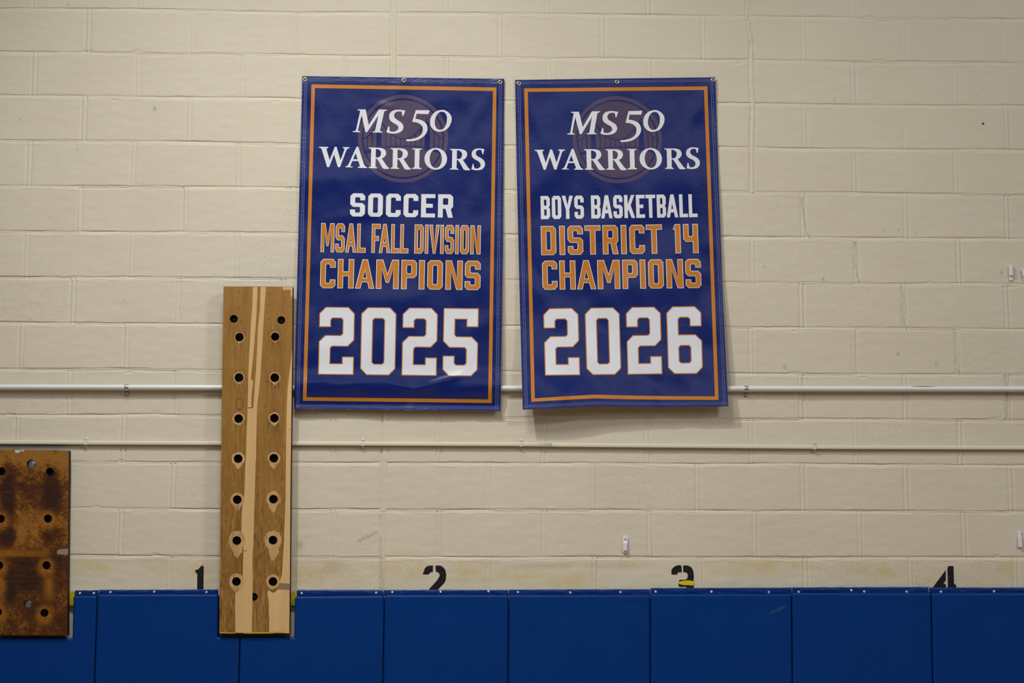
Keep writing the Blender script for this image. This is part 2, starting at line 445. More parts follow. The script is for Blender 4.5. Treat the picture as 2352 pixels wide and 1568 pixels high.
for x, y, rx, ry, a in [(215, 1300, 70, 16, .75), (370, 1300, 60, 18, .5), (450, 1310, 60, 25, .6), (700, 1325, 60, 40, .8), (760, 1300, 60, 18, .7),
        (790, 1320, 50, 30, .5), (930, 1310, 60, 30, .7), (1080, 1315, 60, 25, .7), (1200, 1320, 70, 20, .8), (1300, 1330, 60, 22, .8), (1320, 1295, 60, 12, .6),
        (1450, 1295, 50, 10, .5), (1740, 1300, 110, 22, .75), (1830, 1300, 50, 12, .8), (2010, 1310, 90, 22, .75), (2140, 1330, 80, 30, .4), (2300, 1310, 60, 25, .75), (2250, 1330, 60, 20, .4)]:
    blob(YEL, x, y, rx, ry, a)
for x, y, rx, ry, a in [(688, 1252, 9, 12, .7), (765, 1308, 20, 10, .35), (1250, 1300, 60, 6, .45), (1400, 1300, 60, 6, .4), (1130, 1290, 50, 5, .3), (350, 1284, 60, 5, .3), (770, 1295, 20, 14, .3)]:
    blob(SCF, x, y, rx, ry, a)
SCF = np.maximum(SCF, .95*np.exp(-(seg_dist(822, 1243, 866, 1221)/2.2)**2))
for x, y, r_ in [(157, 10, 2.5), (1891, 641, 3), (1803, 843, 4), (2105, 536, 2), (2033, 532, 2), (2064, 527, 1.6), (2150, 838, 3), (355, 250, 4), (177, 344, 2.4), (46, 273, 2), (1917, 228, 2), (2300, 626, 3), (2063, 814, 3), (1756, 612, 1.6), (284, 688, 2)]:
    blob(SCF, x, y, r_, r_*1.3, 1.0)
SCF = np.maximum(SCF, CRK_SHADE)  # dirt and shade of the cracks painted in, as their relief barely shades
SCF = np.maximum(SCF, .4*((np.abs(PX-ctl1x(PY)+6.5) < 1.6) & (PY > 1230)))
blob(SCF, 879, 1335, 6, 40, .45)
WX, WZ = Pn(PX, PY, 0.0)
nr, ncx = PY.shape
vs = np.stack([WX, -H, WZ], -1).reshape(-1, 3)
ii = (np.arange(nr-1)[:, None]*ncx+np.arange(ncx-1)[None]).ravel()
quads = np.stack([ii, ii+ncx, ii+ncx+1, ii+1], -1)
# plain lower part of the wall, behind the pads, down to the floor, and the rest of its sides and top
x_l, x_r, z_b, z_t = float(WX.min())-.02, float(WX.max())+.02, float(WZ[-1].max()), float(WZ[0].min())
nv = len(vs)
extra = np.array([(-6, .004, 0), (6, .004, 0), (6, .004, z_b+.01), (-6, .004, z_b+.01),
                  (-6, .004, z_t-.01), (6, .004, z_t-.01), (6, .004, 6.5), (-6, .004, 6.5),
                  (-6, .004, z_b), (x_l+.06, .004, z_b), (x_l+.06, .004, z_t), (-6, .004, z_t),
                  (x_r-.06, .004, z_b), (6, .004, z_b), (6, .004, z_t), (x_r-.06, .004, z_t)])
vs = np.concatenate([vs, extra])
quads = np.concatenate([quads, np.array([[0, 1, 2, 3], [4, 5, 6, 7], [8, 9, 10, 11], [12, 13, 14, 15]])+nv])
me = bpy.data.meshes.new('wall_back')
me.vertices.add(len(vs)); me.vertices.foreach_set('co', vs.ravel())
me.loops.add(quads.size); me.loops.foreach_set('vertex_index', quads.ravel().astype(np.int32))
me.polygons.add(len(quads)); me.polygons.foreach_set('loop_start', np.arange(0, quads.size, 4, dtype=np.int32))
me.polygons.foreach_set('loop_total', np.full(len(quads), 4, dtype=np.int32))
me.update(calc_edges=True); me.validate()
me.polygons.foreach_set('use_smooth', np.ones(len(quads), bool))
for nm, arr in (('grit', GR), ('yellowing', YEL), ('scuff', SCF)):
    a = me.attributes.new(nm, 'FLOAT', 'POINT'); a.data.foreach_set('value', np.concatenate([arr.ravel(), np.full(len(extra), .3 if nm == 'grit' else 0)]).astype(np.float32))
me.materials.append(M_wall)
wall = bpy.data.objects.new('wall_back', me); COL.objects.link(wall); tag(wall, kind='structure')

# floor
M_floor = nmat('maple_floor', (.42, .26, .12), .3)
v = coords(M_floor, (1.2, 14, 1)); L(M_floor, ramp(M_floor, noise_(M_floor, v, 1.5, 5), [(.3, (.36, .21, .09)), (.7, (.48, .31, .15))]), bsdf(M_floor).inputs['Base Color'])
tag(mk('floor', [(-6, -12, 0), (6, -12, 0), (6, 0.004, 0), (-6, 0.004, 0)], [(0, 1, 2, 3)], M_floor), kind='structure')

def flat_shape(contours_px, d, step=6.0, inset=0):
    V_, F_ = gridclip(tess(contours_px), step)
    return [P(x, y, d) for x, y in V_], F_

# painted marks on the wall
def Z(pts, ox, oy, s): return [(ox+x/s, oy+y/s) for x, y in pts]
num = {
 '1': [Z([(760,325),(835,335),(832,700),(826,1050),(820,1700),(570,1700),(572,1280),(580,640),(540,600),(508,590),(500,490),(560,485),(620,465),(700,370)],420,1280,17.42)],
 '2': [Z([(780,318),(768,570),(690,582),(632,625),(600,678),(370,668),(385,590),(425,520),(450,425),(540,345),(650,322)],950,1280,17.42),
       Z([(875,320),(1050,322),(1120,340),(1190,390),(1270,500),(1305,680),(1290,880),(1240,1000),(1110,1140),(1000,1250),(880,1400),(860,1700),(400,1700),(500,1400),(620,1265),(870,985),(960,880),(1030,760),(1045,700),(1030,640),(980,590),(885,552)],950,1280,17.42)],
 '3': [Z([(785,325),(798,570),(720,585),(640,580),(605,672),(388,665),(390,520),(400,470),(470,390),(560,335),(660,303),(730,308)],1520,1280,17.42),
       Z([(858,318),(1000,315),(1080,330),(1170,380),(1240,480),(1270,620),(1280,800),(1265,900),(1275,1000),(1275,1600),(1010,1600),(1010,1200),(960,1155),(690,1160),(672,1090),(695,1000),(695,895),(950,885),(1000,860),(1030,800),(1042,720),(1030,650),(1000,600),(950,578),(862,575)],1520,1280,17.42)],
 '4': [Z([(910,500),(915,830),(925,880),(860,980),(820,1050),(915,1070),(910,1600),(60,1600),(400,1185)],2120,1280,17.42),
       Z([(1020,335),(1220,340),(1232,700),(1240,1060),(1300,1075),(1325,1120),(1330,1190),(1240,1230),(1240,1600),(1000,1600),(990,850),(975,500),(980,400)],2120,1280,17.42)]}
for k_, polys in num.items():
    mb = MB()
    for pl in polys:
        pp = []
        for i in range(len(pl)):       # rough stencilled edge
            a, b = pl[i], pl[(i+1) % len(pl)]; n_ = max(1, int(math.dist(a, b)/1.6))
            for t in range(n_): pp.append((a[0]+(b[0]-a[0])*t/n_+random.uniform(-.22, .22), a[1]+(b[1]-a[1])*t/n_+random.uniform(-.22, .22)))
        V_, F_ = flat_shape([pp], .0016, 3000)
        mb.add(V_, F_)
    o = mb.build('stencilled_number', M_black, wall); tag(o, 'black stencilled number %s on the blocks' % k_)
yp = Z([(640,1010),(690,975),(740,950),(850,930),(1000,912),(1150,918),(1200,935),(1295,945),(1305,1020),(1298,1105),(1180,1120),(1050,1100),(900,1105),(760,1075),(665,1045)],1520,1280,17.42)
V_, F_ = flat_shape([yp], .0022, 3000); tag(mk('yellow_paint_dab', V_, F_, nmat('bright_yellow_paint', (.66, .54, .004), .5), wall), 'yellow paint stroke across the number 3')
mb = MB(); mb.lathe(P(2258, 284, .0), [(.0056, .0008), (.0050, .0014)], 16); tag(mb.build('painted_dot', nmat('navy_dot', (.01, .015, .10), .5), wall), 'small dark blue dot on the blocks')

# ------------------------------------------------------------------ pipes
def tube(mb, pts, r, n=20, m=0, sq=None, drop=1.0):
    k = len(mb.v)
    for p in pts:
        for i in range(n):
            a = 2*math.pi*i/n
            if sq: # rounded-square section
                c_, s_ = math.cos(a), math.sin(a); e_ = .45
                y = sq[0]*math.copysign(abs(c_)**e_, c_); z = sq[1]*math.copysign(abs(s_)**e_, s_)
            else: y, z = r*math.cos(a), r*math.sin(a)
            mb.v.append(Vector((p[0], p[1]+y, p[2]+z)))
    for j in range(len(pts)-1):
        for i in range(n):
            i2 = (i+1) % n
            mb.f.append((k+j*n+i, k+(j+1)*n+i, k+(j+1)*n+i2, k+j*n+i2)); mb.m.append(m)
    mb.f.append(tuple(k+i for i in range(n))); mb.m.append(m); mb.f.append(tuple(k+(len(pts)-1)*n+i for i in reversed(range(n)))); mb.m.append(m)
RP = .0130; DP = RP+.0045
def pipe_pt(px):
    return P(px, float(np.interp(px, [-400, 0, 500, 1160, 1670, 2352, 2800], [888.2, 889.2, 890.3, 891.8, 892.8, 893.6, 893.8])), DP)
c0 = pipe_pt(0)
pe = empty('water_pipe', pipe_pt(-300)); tag(pe, 'long white round pipe running across the wall behind the banners', 'pipe')
mb = MB(); tube(mb, [pipe_pt(x) for x in range(-300, 2701, 100)], RP, 28); mb.build('pipe', M_pipe, pe, True)
mb = MB()
nn = 16
for i in range(nn+1):
    t = i/nn; x = 2092+t*58; hw = .85*math.sin(math.pi*t)**.6+.02
    p = pipe_pt(x)
    for a in (62-hw*16, 62, 62+hw*14):
        a = math.radians(a); mb.v.append(p+Vector((0, -math.cos(a)*(RP+.0004), math.sin(a)*(RP+.0004))))
for i in range(nn):
    for j in range(2): mb.f.append((i*3+j, (i+1)*3+j, (i+1)*3+j+1, i*3+j+1)); mb.m.append(0)
o = mb.build('scuff_mark', M_pipeblk, pe, True); o['label'] = 'black rub mark on the pipe'
for (px, yb) in ((291.5, 0), (1714, 0)):
    t_ = empty('pipe_clamp', pipe_pt(px)+Vector((0, DP, 0)))
    tag(t_, 'galvanised one-hole clamp on the white pipe, ' + ('left of the tall peg board' if px < 900 else 'just right of the 2026 banner'), 'pipe clamp', 'galvanised clamps on the white pipe')
    p = pipe_pt(px); wd = .0088
    mb = MB()
    prof = [(-wd, RP+.0006), (-wd*.72, RP+.0026), (-wd*.25, RP+.0016), (wd*.25, RP+.0016), (wd*.72, RP+.0026), (wd, RP+.0006)]
    k = 0; n = 22
    for xo, r in prof:
        for i in range(n+1):
            a = math.radians(-95+ (95+130)*i/n)
            mb.v.append(p+Vector((xo, -math.cos(a)*r, math.sin(a)*r)))
    for j in range(len(prof)-1):
        for i in range(n):
            mb.f.append((j*(n+1)+i, j*(n+1)+i+1, (j+1)*(n+1)+i+1, (j+1)*(n+1)+i)); mb.m.append(0)
    mb.build('saddle', M_steel, t_, True)
    mb = MB(); q = p+Vector((0, DP, -RP-.012))
    mb.box((q.x-wd*.8, -.0045, q.z-.004), (q.x+wd*.8, -.0022, p.z-RP+.003))
    mb.lathe(Vector((q.x, 0, q.z-.003)), [(wd*.95, .0018), (wd*.95, .0045)], 20)
    mb.build('tab', M_steel, t_)
    mb = MB(); mb.lathe(Vector((q.x, 0, q.z-.003)), [(wd*.78, .0045), (wd*.74, .0060), (wd*.52, .0062), (wd*.50, .0098), (wd*.40, .0108)], 6)
    mb.build('screw', M_steel, t_)
# conduit
HC = .0086; DC = .0100
def cond_pt(px, dy=0):
    return P(px, float(np.interp(px, [-400, 0, 500, 834, 1200, 1285, 1660, 1871, 2352, 2800], [1015.5, 1016, 1018, 1019.2, 1020.6, 1022, 1025, 1027, 1028.6, 1029.5]))+dy, DC)
ce = empty('conduit', cond_pt(-300)); tag(ce, 'thin cream painted conduit running across the blocks below the white pipe', 'conduit')
mb = MB(); tube(mb, [cond_pt(x) for x in list(range(-300, 1250, 75))+[1268]], 0, 28, 0, (.0078, HC)); o = mb.build('left_run', M_cond, ce, True)
mb = MB(); tube(mb, [cond_pt(x) for x in [1262]+list(range(1310, 2701, 75))], 0, 28, 0, (.0072, HC*.98)); o = mb.build('right_run', M_cond, ce, True)
mb = MB(); pp = [cond_pt(1266), cond_pt(1276), cond_pt(1284), cond_pt(1289)]
for p, s_ in zip(pp, (1.0, .96, .7, .3)):
    k = len(mb.v)
    for i in range(20):
        a = 2*math.pi*i/20; c_, s2 = math.cos(a), math.sin(a)
        mb.v.append(p+Vector((0, (.0078*(.55+.45*s_))*math.copysign(abs(c_)**.45, c_), .0086*s_*math.copysign(abs(s2)**.5, s2))))
for j in range(3):
    for i in range(20): mb.f.append((j*20+i, (j+1)*20+i, (j+1)*20+(i+1) % 20, j*20+(i+1) % 20)); mb.m.append(0)
mb.f.append(tuple(60+i for i in reversed(range(20)))); mb.m.append(0)
mb.build('joint_cover', M_cond, ce, True)
where = {197: 'above the short dark peg board', 833.5: 'below the 2025 banner', 1196.5: 'below the gap between the two banners', 1870.5: 'on the far right, right of the 2026 banner'}
for px in (197, 833.5, 1196.5, 1870.5):
    p = cond_pt(px); t_ = empty('conduit_strap', Vector((p.x, 0, p.z)))
    tag(t_, 'two-hole cream conduit strap, ' + where[px], 'conduit strap', 'two-hole straps on the conduit')
    wd = .0068; mb = MB()
    pf = [(-.0030, .0245), (-.0044, .0245), (-.0044, .0105), (-.0185, .0094), (-.0192, .0070), (-.0192, -.0070), (-.0185, -.0094), (-.0044, -.0105), (-.0044, -.0235), (-.0030, -.0235)]
    k = len(mb.v)
    for xo in (-wd, wd):
        for y, z in pf: mb.v.append(Vector((p.x+xo, y, p.z+z)))
    nf = len(pf)
    for i in range(nf): mb.f.append((i, (i+1) % nf, nf+(i+1) % nf, nf+i)); mb.m.append(0)
    # side flanges of the tabs
    for z0, z1 in ((.0105, .0245), (-.0235, -.0105)):
        mb.box((p.x-wd*.98, -.0040, p.z+z0), (p.x+wd*.98, -.0006, p.z+z1))
    mb.build('strap', M_cond, t_)
    for z0 in (.0175, -.0175):
        mb = MB(); mb.lathe(Vector((p.x, 0, p.z+z0)), [(.0046, .0042), (.0042, .0058), (.0022, .0068)], 12); mb.build('screw', M_steel, t_)

# ------------------------------------------------------------------ hooks
def hook(px, py, w_px, h_px, kind, label, tilt=0):
    c = P(px, py, .0); s = .00198; W = w_px*s; Hh = h_px*s
    t_ = empty('wall_hook', Vector((c.x, 0, c.z))); tag(t_, label, 'hook', 'white plastic adhesive hooks on the blocks')
    t_.rotation_euler = (0, math.radians(tilt), 0)
    def rr(w, h, r, n=6, cy=0):
        pts = []
        for cx_, cz_, a0 in ((w/2-r, h/2-r, 0), (-w/2+r, h/2-r, 90), (-w/2+r, -h/2+r, 180), (w/2-r, -h/2+r, 270)):
            for i in range(n+1):
                a = math.radians(a0+90*i/n); pts.append((cx_+r*math.cos(a), cy+cz_+r*math.sin(a)))
        return pts
    def plate(name, levels, mat):
        mb = MB(); n = len(levels[0][0])
        for pts, y in levels: mb.v += [Vector((c.x+x, -y, c.z+z)) for x, z in pts]
        for j in range(len(levels)-1):
            for i in range(n): mb.f.append((j*n+i, j*n+(i+1) % n, (j+1)*n+(i+1) % n, (j+1)*n+i)); mb.m.append(0)
        mb.f.append(tuple((len(levels)-1)*n+i for i in range(n))); mb.m.append(0)
        return mb.build(name, mat, t_)
    if kind == 'big':
        plate('base_plate', [(rr(W, Hh, W*.42), .001), (rr(W, Hh, W*.42), .006), (rr(W*.9, Hh*.97, W*.4), .0075)], M_hook)
        plate('hook_arm', [(rr(W*.70, Hh*.55, W*.3, cy=-Hh*.10), .0070), (rr(W*.66, Hh*.52, W*.28, cy=-Hh*.12), .0150), (rr(W*.5, Hh*.42, W*.22, cy=-Hh*.13), .0170)], M_hook)
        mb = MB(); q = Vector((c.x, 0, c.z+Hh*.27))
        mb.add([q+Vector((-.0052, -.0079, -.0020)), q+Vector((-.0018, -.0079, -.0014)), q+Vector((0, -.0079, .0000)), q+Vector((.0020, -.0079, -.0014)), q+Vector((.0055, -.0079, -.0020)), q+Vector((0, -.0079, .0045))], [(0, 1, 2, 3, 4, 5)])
        mb.build('slot_shadow_mark', M_drk, t_).name = 'slot_shade'  # flat dark patch, painted shade of the slot
    else:
        sg = 1 if kind == 'down' else -1
        plate('base_plate', [(rr(W*.92, Hh, W*.42), .001), (rr(W*.92, Hh, W*.42), .0042), (rr(W*.84, Hh*.97, W*.38), .0054)], M_hook)
        plate('hook_arm', [(rr(W, Hh*.68, W*.18, cy=-sg*Hh*.16), .0050), (rr(W, Hh*.68, W*.18, cy=-sg*Hh*.16), .0120), (rr(W*.8, Hh*.64, W*.16, cy=-sg*Hh*.16), .0135)], M_hook)
hook(1436, 1250, 12.4, 40, 'big', 'white rounded plastic hook above and left of the number 3')
hook(2321, 627.5, 9, 36, 'up', 'slim white plastic hook high on the right, its round end down')
hook(2352.5, 631, 10.5, 28, 'up', 'white plastic hook cut by the right edge of the photo, tilted', -10)
hook(2341.5, 1237.5, 9, 38, 'down', 'slim white plastic hook low on the right, above the blue pads')

# ------------------------------------------------------------------ wall pads
z_floor = .06
def pad(label, body_px, seam_l, seam_r, flap, screws, scuff=False):
    """body_px: upper outline in frame pixels from top-left round to the right side, bottom added in world space"""
    D0, D1 = .0225, .062
    xl = P(seam_l, 1450, D1).x+.0012; xr = P(seam_r, 1450, D1).x-.0012
    pts = [P(x, y, D1) for x, y in body_px]
    poly = []
    for p, (x, y) in zip(pts, body_px):
        X = p.x
        if abs(x-seam_l) < 6: X = xl
        if abs(x-seam_r) < 6: X = xr
        poly.append((X, p.z))
    poly += [(xr, z_floor), (xl, z_floor)]
    cx_ = (xl+xr)/2
    root = empty('wall_pad', Vector((cx_, 0, z_floor))); tag(root, label, 'wall pad', 'blue vinyl wall pads along the foot of the wall')
    bm = bmesh.new()
    off = root.location
    vs_ = [bm.verts.new(Vector((x, -D0, z))-off) for x, z in poly]
    f = bm.faces.new(vs_)
    ex = bmesh.ops.extrude_face_region(bm, geom=[f])
    fv = [g for g in ex['geom'] if isinstance(g, bmesh.types.BMVert)]
    bmesh.ops.translate(bm, vec=(0, -(D1-D0), 0), verts=fv)
    bmesh.ops.recalc_face_normals(bm, faces=bm.faces)
    fs = set(fv)
    edges = [e for e in bm.edges if (e.verts[0] in fs) or (e.verts[1] in fs)]
    bmesh.ops.bevel(bm, geom=edges, offset=.0125, segments=5, profile=.6, affect='EDGES', clamp_overlap=True)
    me = bpy.data.meshes.new('cushion'); bm.to_mesh(me); bm.free()
    me.materials.append(M_mat)
    for p in me.polygons: p.use_smooth = True
    o = bpy.data.objects.new('cushion', me); COL.objects.link(o); o.parent = root
    wn = o.modifiers.new('wn', 'WEIGHTED_NORMAL'); wn.keep_sharp = False; wn.weight = 100
    # flap: a strip of vinyl folded over the nailing strip, slightly rippled
    fx0, fx1, ft, fb = flap
    mb = MB(); n = max(6, int((fx1-fx0)/5)); rows = 6
    for j in range(rows+1):
        for i in range(n+1):
            x = fx0+(fx1-fx0)*i/n; t = j/rows
            y = ft[0]+(ft[1]-ft[0])*i/n; y = y+(fb-y)*t
            near = max([math.exp(-((x-sx_)/14.0)**2) for sx_, _ in screws]+[0])
            rip = noise.noise(Vector((x*.03, t*1.5, fx0*.1)))*.0028+.0016
            dd = .0228+max(0, rip)*(1-near)*math.sin(math.pi*min(1, .15+t*.85))
            if j == 0: dd = .0222
            mb.v.append(P(x, y+ (.5*noise.noise(Vector((x*.05, 3, 1))) if j == 0 else 0), dd))
    for j in range(rows):
        for i in range(n): mb.f.append((j*(n+1)+i, (j+1)*(n+1)+i, (j+1)*(n+1)+i+1, j*(n+1)+i+1)); mb.m.append(0)
    # folded top edge back to the strip
    k = len(mb.v)
    for i in range(n+1): q = mb.v[i].copy(); q.y = -.0208; mb.v.append(q)
    for i in range(n): mb.f.append((i, i+1, k+i+1, k+i)); mb.m.append(0)
    mb.build('flap', M_flap, root, True)
    for sx_, sy_ in screws:
        mb = MB(); mb.lathe(P(sx_, sy_, .0228)+Vector((0, .0228, 0)), [(.0062, .0228), (.0060, .0250), (.0046, .0264), (.0020, .0268), (.0016, .0258)], 16)
        mb.build('screw', M_screw, root, True)
    if scuff:
        pl = [(1758, 1411), (1766, 1407.5), (1771, 1402), (1782, 1398), (1790, 1393), (1798, 1392), (1810, 1389), (1806, 1394), (1799, 1398), (1792, 1404), (1783, 1406), (1777, 1410), (1768, 1409.5)]
        V_, F_ = flat_shape([pl], D1+.0008, 300); mk('scuff_mark', V_, F_, M_matscuff, root)['label'] = 'pale rub mark on the pad'
    return root
NB = 'square-cornered blue wall pad'
pad('blue wall pad under the short dark peg board, rising in a narrow strip', [(-60, 1465.5), (166, 1465.5), (168.0, 1368), (220, 1368)], -60, 220, (172, 227, (1355.3, 1354.8), 1368.5), [(183.5, 1362.3), (215.5, 1362.3)])
pad('wide blue wall pad between the short dark peg board and the tall peg board', [(220, 1364.5), (502, 1364.5), (500.5, 1463), (551, 1463)], 220, 551, (228, 501.5, (1354, 1353), 1365), [(253.5, 1360), (354, 1359), (474.5, 1360)])
pad('blue wall pad notched under the tall peg board, rising to its right', [(551, 1463), (676, 1463), (677, 1369.5), (881.5, 1367.5)], 551, 881.5, (682, 881, (1354, 1354), 1370), [(693, 1362.3), (864, 1361)])
pad('blue wall pad below the number 2', [(881.5, 1366), (1168, 1366)], 881.5, 1168, (881.8, 1167.6, (1354.2, 1354), 1367), [(901, 1360), (1012, 1359), (1122, 1358)])
pad('blue wall pad under the plastic hook, between the ones below numbers 2 and 3', [(1168, 1366), (1494, 1366)], 1168, 1494, (1168.4, 1493.6, (1353.5, 1352.5), 1367), [(1189.5, 1360), (1310, 1361), (1425, 1360)])
pad('blue wall pad below the number 3, with a pale rub mark at its top right', [(1494, 1364), (1819.5, 1364)], 1494, 1819.5, (1494.2, 1818.6, (1350, 1349), 1365), [(1506, 1359), (1634, 1359), (1766, 1360)], True)
pad('blue wall pad with four screws, between the ones below numbers 3 and 4', [(1819.5, 1361.5), (2141, 1361.5)], 1819.5, 2141, (1819, 2133, (1348.5, 1347.5), 1362.5), [(1834.5, 1359), (1955.5, 1355.5), (1985, 1358.5), (2082.5, 1359)])
pad('blue wall pad at the far right, below the number 4', [(2141, 1361.5), (2465, 1361.5)], 2141, 2465, (2134, 2463, (1348.5, 1349), 1362.5), [(2161.5, 1359), (2283, 1358), (2420, 1358)])
# nailing strips behind the flaps
def strip(x0, x1, lab):
    a = P(x0, 1357.5, .0); b = P(x1, 1355, .0); z1 = min(a.z, b.z)-.0005; z0 = z1-.062; t_ = .020
    mb = MB(); ch = .016
    mb.add([(a.x, -t_, z0), (b.x, -t_, z0), (b.x, -t_, z1), (a.x+ch*.5, -t_, z1), (a.x, -t_, z1-ch),
            (a.x, -.003, z0), (b.x, -.003, z0), (b.x, -.003, z1), (a.x+ch*.5, -.003, z1), (a.x, -.003, z1-ch)],
           [(0, 1, 2, 3, 4), (5, 9, 8, 7, 6), (0, 5, 6, 1), (1, 6, 7, 2), (2, 7, 8, 3), (3, 8, 9, 4), (4, 9, 5, 0)])
    o = mb.build('nailing_strip', M_yellow); tag(o, lab, 'batten', 'yellow painted nailing strips behind the pads')
strip(161.5, 500, 'yellow painted strip end peeping out right of the short dark peg board')
strip(668.5, 2460, 'yellow painted strip end peeping out right of the tall peg board')

# ------------------------------------------------------------------ peg boards
def circ(x, y, r, n=28): return [(x+r*math.cos(2*math.pi*i/n), y+r*math.sin(2*math.pi*i/n)) for i in range(n)]
def panel(root, outline, holes, d1, d0, mats, step, attrs, extra=None):
    """outline, holes in px; front at depth d1, back at d0. mats: front, side, hole"""
    cs = [outline]+[circ(x, y, r) for x, y, r in holes]
    V2, F2 = gridclip(tess(cs), step)
    mb = MB(); mb.add([P(x, y, d1) for x, y in V2], F2, 0)
    nfront = len(mb.v)
    for ci, c_ in enumerate(cs):
        fr = [P(x, y, d1) for x, y in c_]; bk = [Vector((p.x, -d0, p.z)) for p in fr]; n = len(c_)
        mb.add(fr+bk, [(i, n+i, n+(i+1) % n, (i+1) % n) for i in range(n)], 1 if ci == 0 else 2)
    # back
    tr = tess(cs); bv = []; bf = []
    for t in tr:
        k = len(bv); bv += [Vector((P(x, y, d1).x, -d0, P(x, y, d1).z)) for x, y in t]; bf.append((k, k+1, k+2))
    mb.add(bv, bf, 1)
    if extra: extra(mb)
    o = mb.build('panel', mats, root)
    for nm, fn in attrs.items():
        a = o.data.attributes.new(nm, 'FLOAT', 'POINT')
        vals = [0.0]*len(mb.v)
        for i, (x, y) in enumerate(V2): vals[i] = fn(x, y)
        a.data.foreach_set('value', vals)
    return o
# tall board
D1, D0 = .078, .0335
outl = [(513.5, 657.5), (600, 657.6), (672.4, 658.3), (668.6, 1050), (664.9, 1453.5), (503.6, 1452.5), (506, 1200), (508.5, 1000), (511, 800)]
hl = [(550, 774, 9.8), (632, 773, 9.8), (549, 867, 10.2), (631, 867, 10.2), (548, 961, 10), (630, 960, 10), (547, 1053, 10), (629, 1052, 10),
      (545, 1147, 10), (628, 1146, 10), (544, 1241, 10), (627, 1240, 10), (543, 1335, 10), (627, 1335, 10)]
bolts = [(537, 732, 9), (646, 735, 9), (583, 1370, 9)]
rings = [(11.5, .25), (11.5, .1), (12.5, .15), (12.5, .25), (14, .15), (13, .5), (15.5, .5), (15, .7), (16, .6), (18, .8), (22, .8), (22, 1.2), (19, .4), (16, .2)]
def zz(pts, o2=False): return [(480+x/3.732, (1060 if o2 else 640)+y/3.732) for x, y in pts]
def extraA(mb):
    def ov(cs, d, m, step=12):
        V_, F_ = flat_shape(cs, d, step); mb.add(V_, F_, m)
    strip_ = zz([(377,70),(372,240),(358,420),(345,640),(338,800),(335,960),(330,1150),(322,1350),(316,1560)]) + \
        zz([(312,0),(305,250),(300,300),(290,350),(280,450),(278,590),(285,650),(295,740),(293,850),(288,1000),(286,1040),(270,1090),(225,1120),(223,1200),(226,1466),(368,1468),(372,1200),(375,1010),(372,850),(380,700),(385,560),(388,400),(395,200),(400,0)], True) + \
        zz([(403,1560),(408,1250),(413,1080),(430,950),(442,820),(455,600),(465,420),(478,200),(487,70),(442,70),(438,250),(420,420),(412,600),(402,800),(395,870),(390,950),(380,1110),(362,1108),(365,1000),(378,900),(376,868),(360,866),(365,800),(378,680),(388,560),(400,420),(410,250),(417,70)])
    bh = [circ(x, y, r+.3) for x, y, r in bolts]
    ov([strip_, circ(583, 1370, 9.3)] if False else [strip_], D1+.0004, 3)
    ov([zz([(714,610),(703,700),(688,820),(674,950),(667,1100),(662,1300),(660,1560)])+zz([(660,0),(656,300),(649,500),(641,720),(633,850),(625,980),(600,1040),(692,1046),(693,980),(696,300),(699,0)], True)+zz([(700,1560),(708,1000),(713,700)])], D1+.0004, 3)
    ov([zz([(690,1100),(592,1094),(560,1122),(540,1120),(505,1098),(500,1130),(512,1190),(514,1290),(518,1350),(514,1400),(516,1466),(688,1470)], True)], D1+.0004, 3)
    ov([zz([(602,1048),(690,1048),(690,1100),(592,1094)], True)], D1+.0004, 5)
    ov([zz([(632,70),(716,72),(714,140),(700,168),(703,105),(690,88),(672,98),(664,90),(650,100),(636,96)])], D1+.0004, 3)
    ov([zz([(95,1460),(225,1464),(225,1472),(95,1471)], True)], D1+.0006, 6); ov([zz([(300,1463),(640,1455),(655,1456),(655,1463),(520,1472),(300,1473)], True)], D1+.0006, 6)
    for (x, y, r), (rr_, dr) in zip(hl, rings):
        pts = []
        for i in range(90):
            a = 2*math.pi*i/90; dn_ = math.atan2(math.sin(a-math.pi/2), math.cos(a-math.pi/2))
            q = rr_*(1+.10*noise.noise(Vector((math.cos(a)*1.5+x, math.sin(a)*1.5, y))))*(1+dr*math.exp(-(dn_/(.30+.10*noise.noise(Vector((x, y, 4)))))**2)+.25*dr*math.exp(-((dn_-.45*math.copysign(1, math.sin(x*7+y)))/.12)**2))
            q *= 1+.07*noise.noise(Vector((math.cos(a)*5+x, math.sin(a)*5, y*3)))+.025*noise.noise(Vector((math.cos(a)*14, math.sin(a)*14, x)))
            q = max(q, r+.7); pts.append((x+q*math.cos(a)*(1 if rr_ < 18 else .92), y+q*math.sin(a)))
        ov([pts, circ(x, y, r)], D1+.0006, 4 if rr_ < 30 else 3, 14)
root = empty('peg_board', Vector((P(588, 1453, D0).x, -.03, P(588, 1453, D0).z)))
tag(root, 'tall narrow wooden climbing peg board with pale bare streaks and two rows of holes', 'peg board', 'wooden climbing peg boards')
def wearA(x, y):
    t = .18+.62*min(1, max(0, (y-900)/350))
    for hx, hy, r in hl:
        d = math.hypot((x-hx), (y-hy-8)*.7); t = max(t, .95*math.exp(-(d/22)**2))
    return min(1, t)
panel(root, outl, [h for h in hl]+bolts, D1, D0, [M_woodA, M_woodedge, M_woodedge, M_pale, M_pale2, M_plyshadow, M_yellow], 8, {'wear': wearA}, extraA)
def bolt(root, x, y, r, mat=M_drk, dark=True, dz=.045):
    p = P(x, y, D1); b = Vector((p.x, 0, p.z)); mb = MB(); s = .00198
    mb.lathe(b, [(r*s*.98, .032), (r*s*.98, dz-.002), (r*s*.78, dz), (r*s*.55, dz), (r*s*.5, dz+.008), (r*s*.40, dz+.010)], 16)
    return mb.build('bolt', mat, root)
M_boltblk = nmat('blackened_bolt', (.05, .05, .052), .35, .6)
for x, y, r in bolts: bolt(root, x, y, r, M_boltblk)
mb = MB()   # battens that hold it off the wall
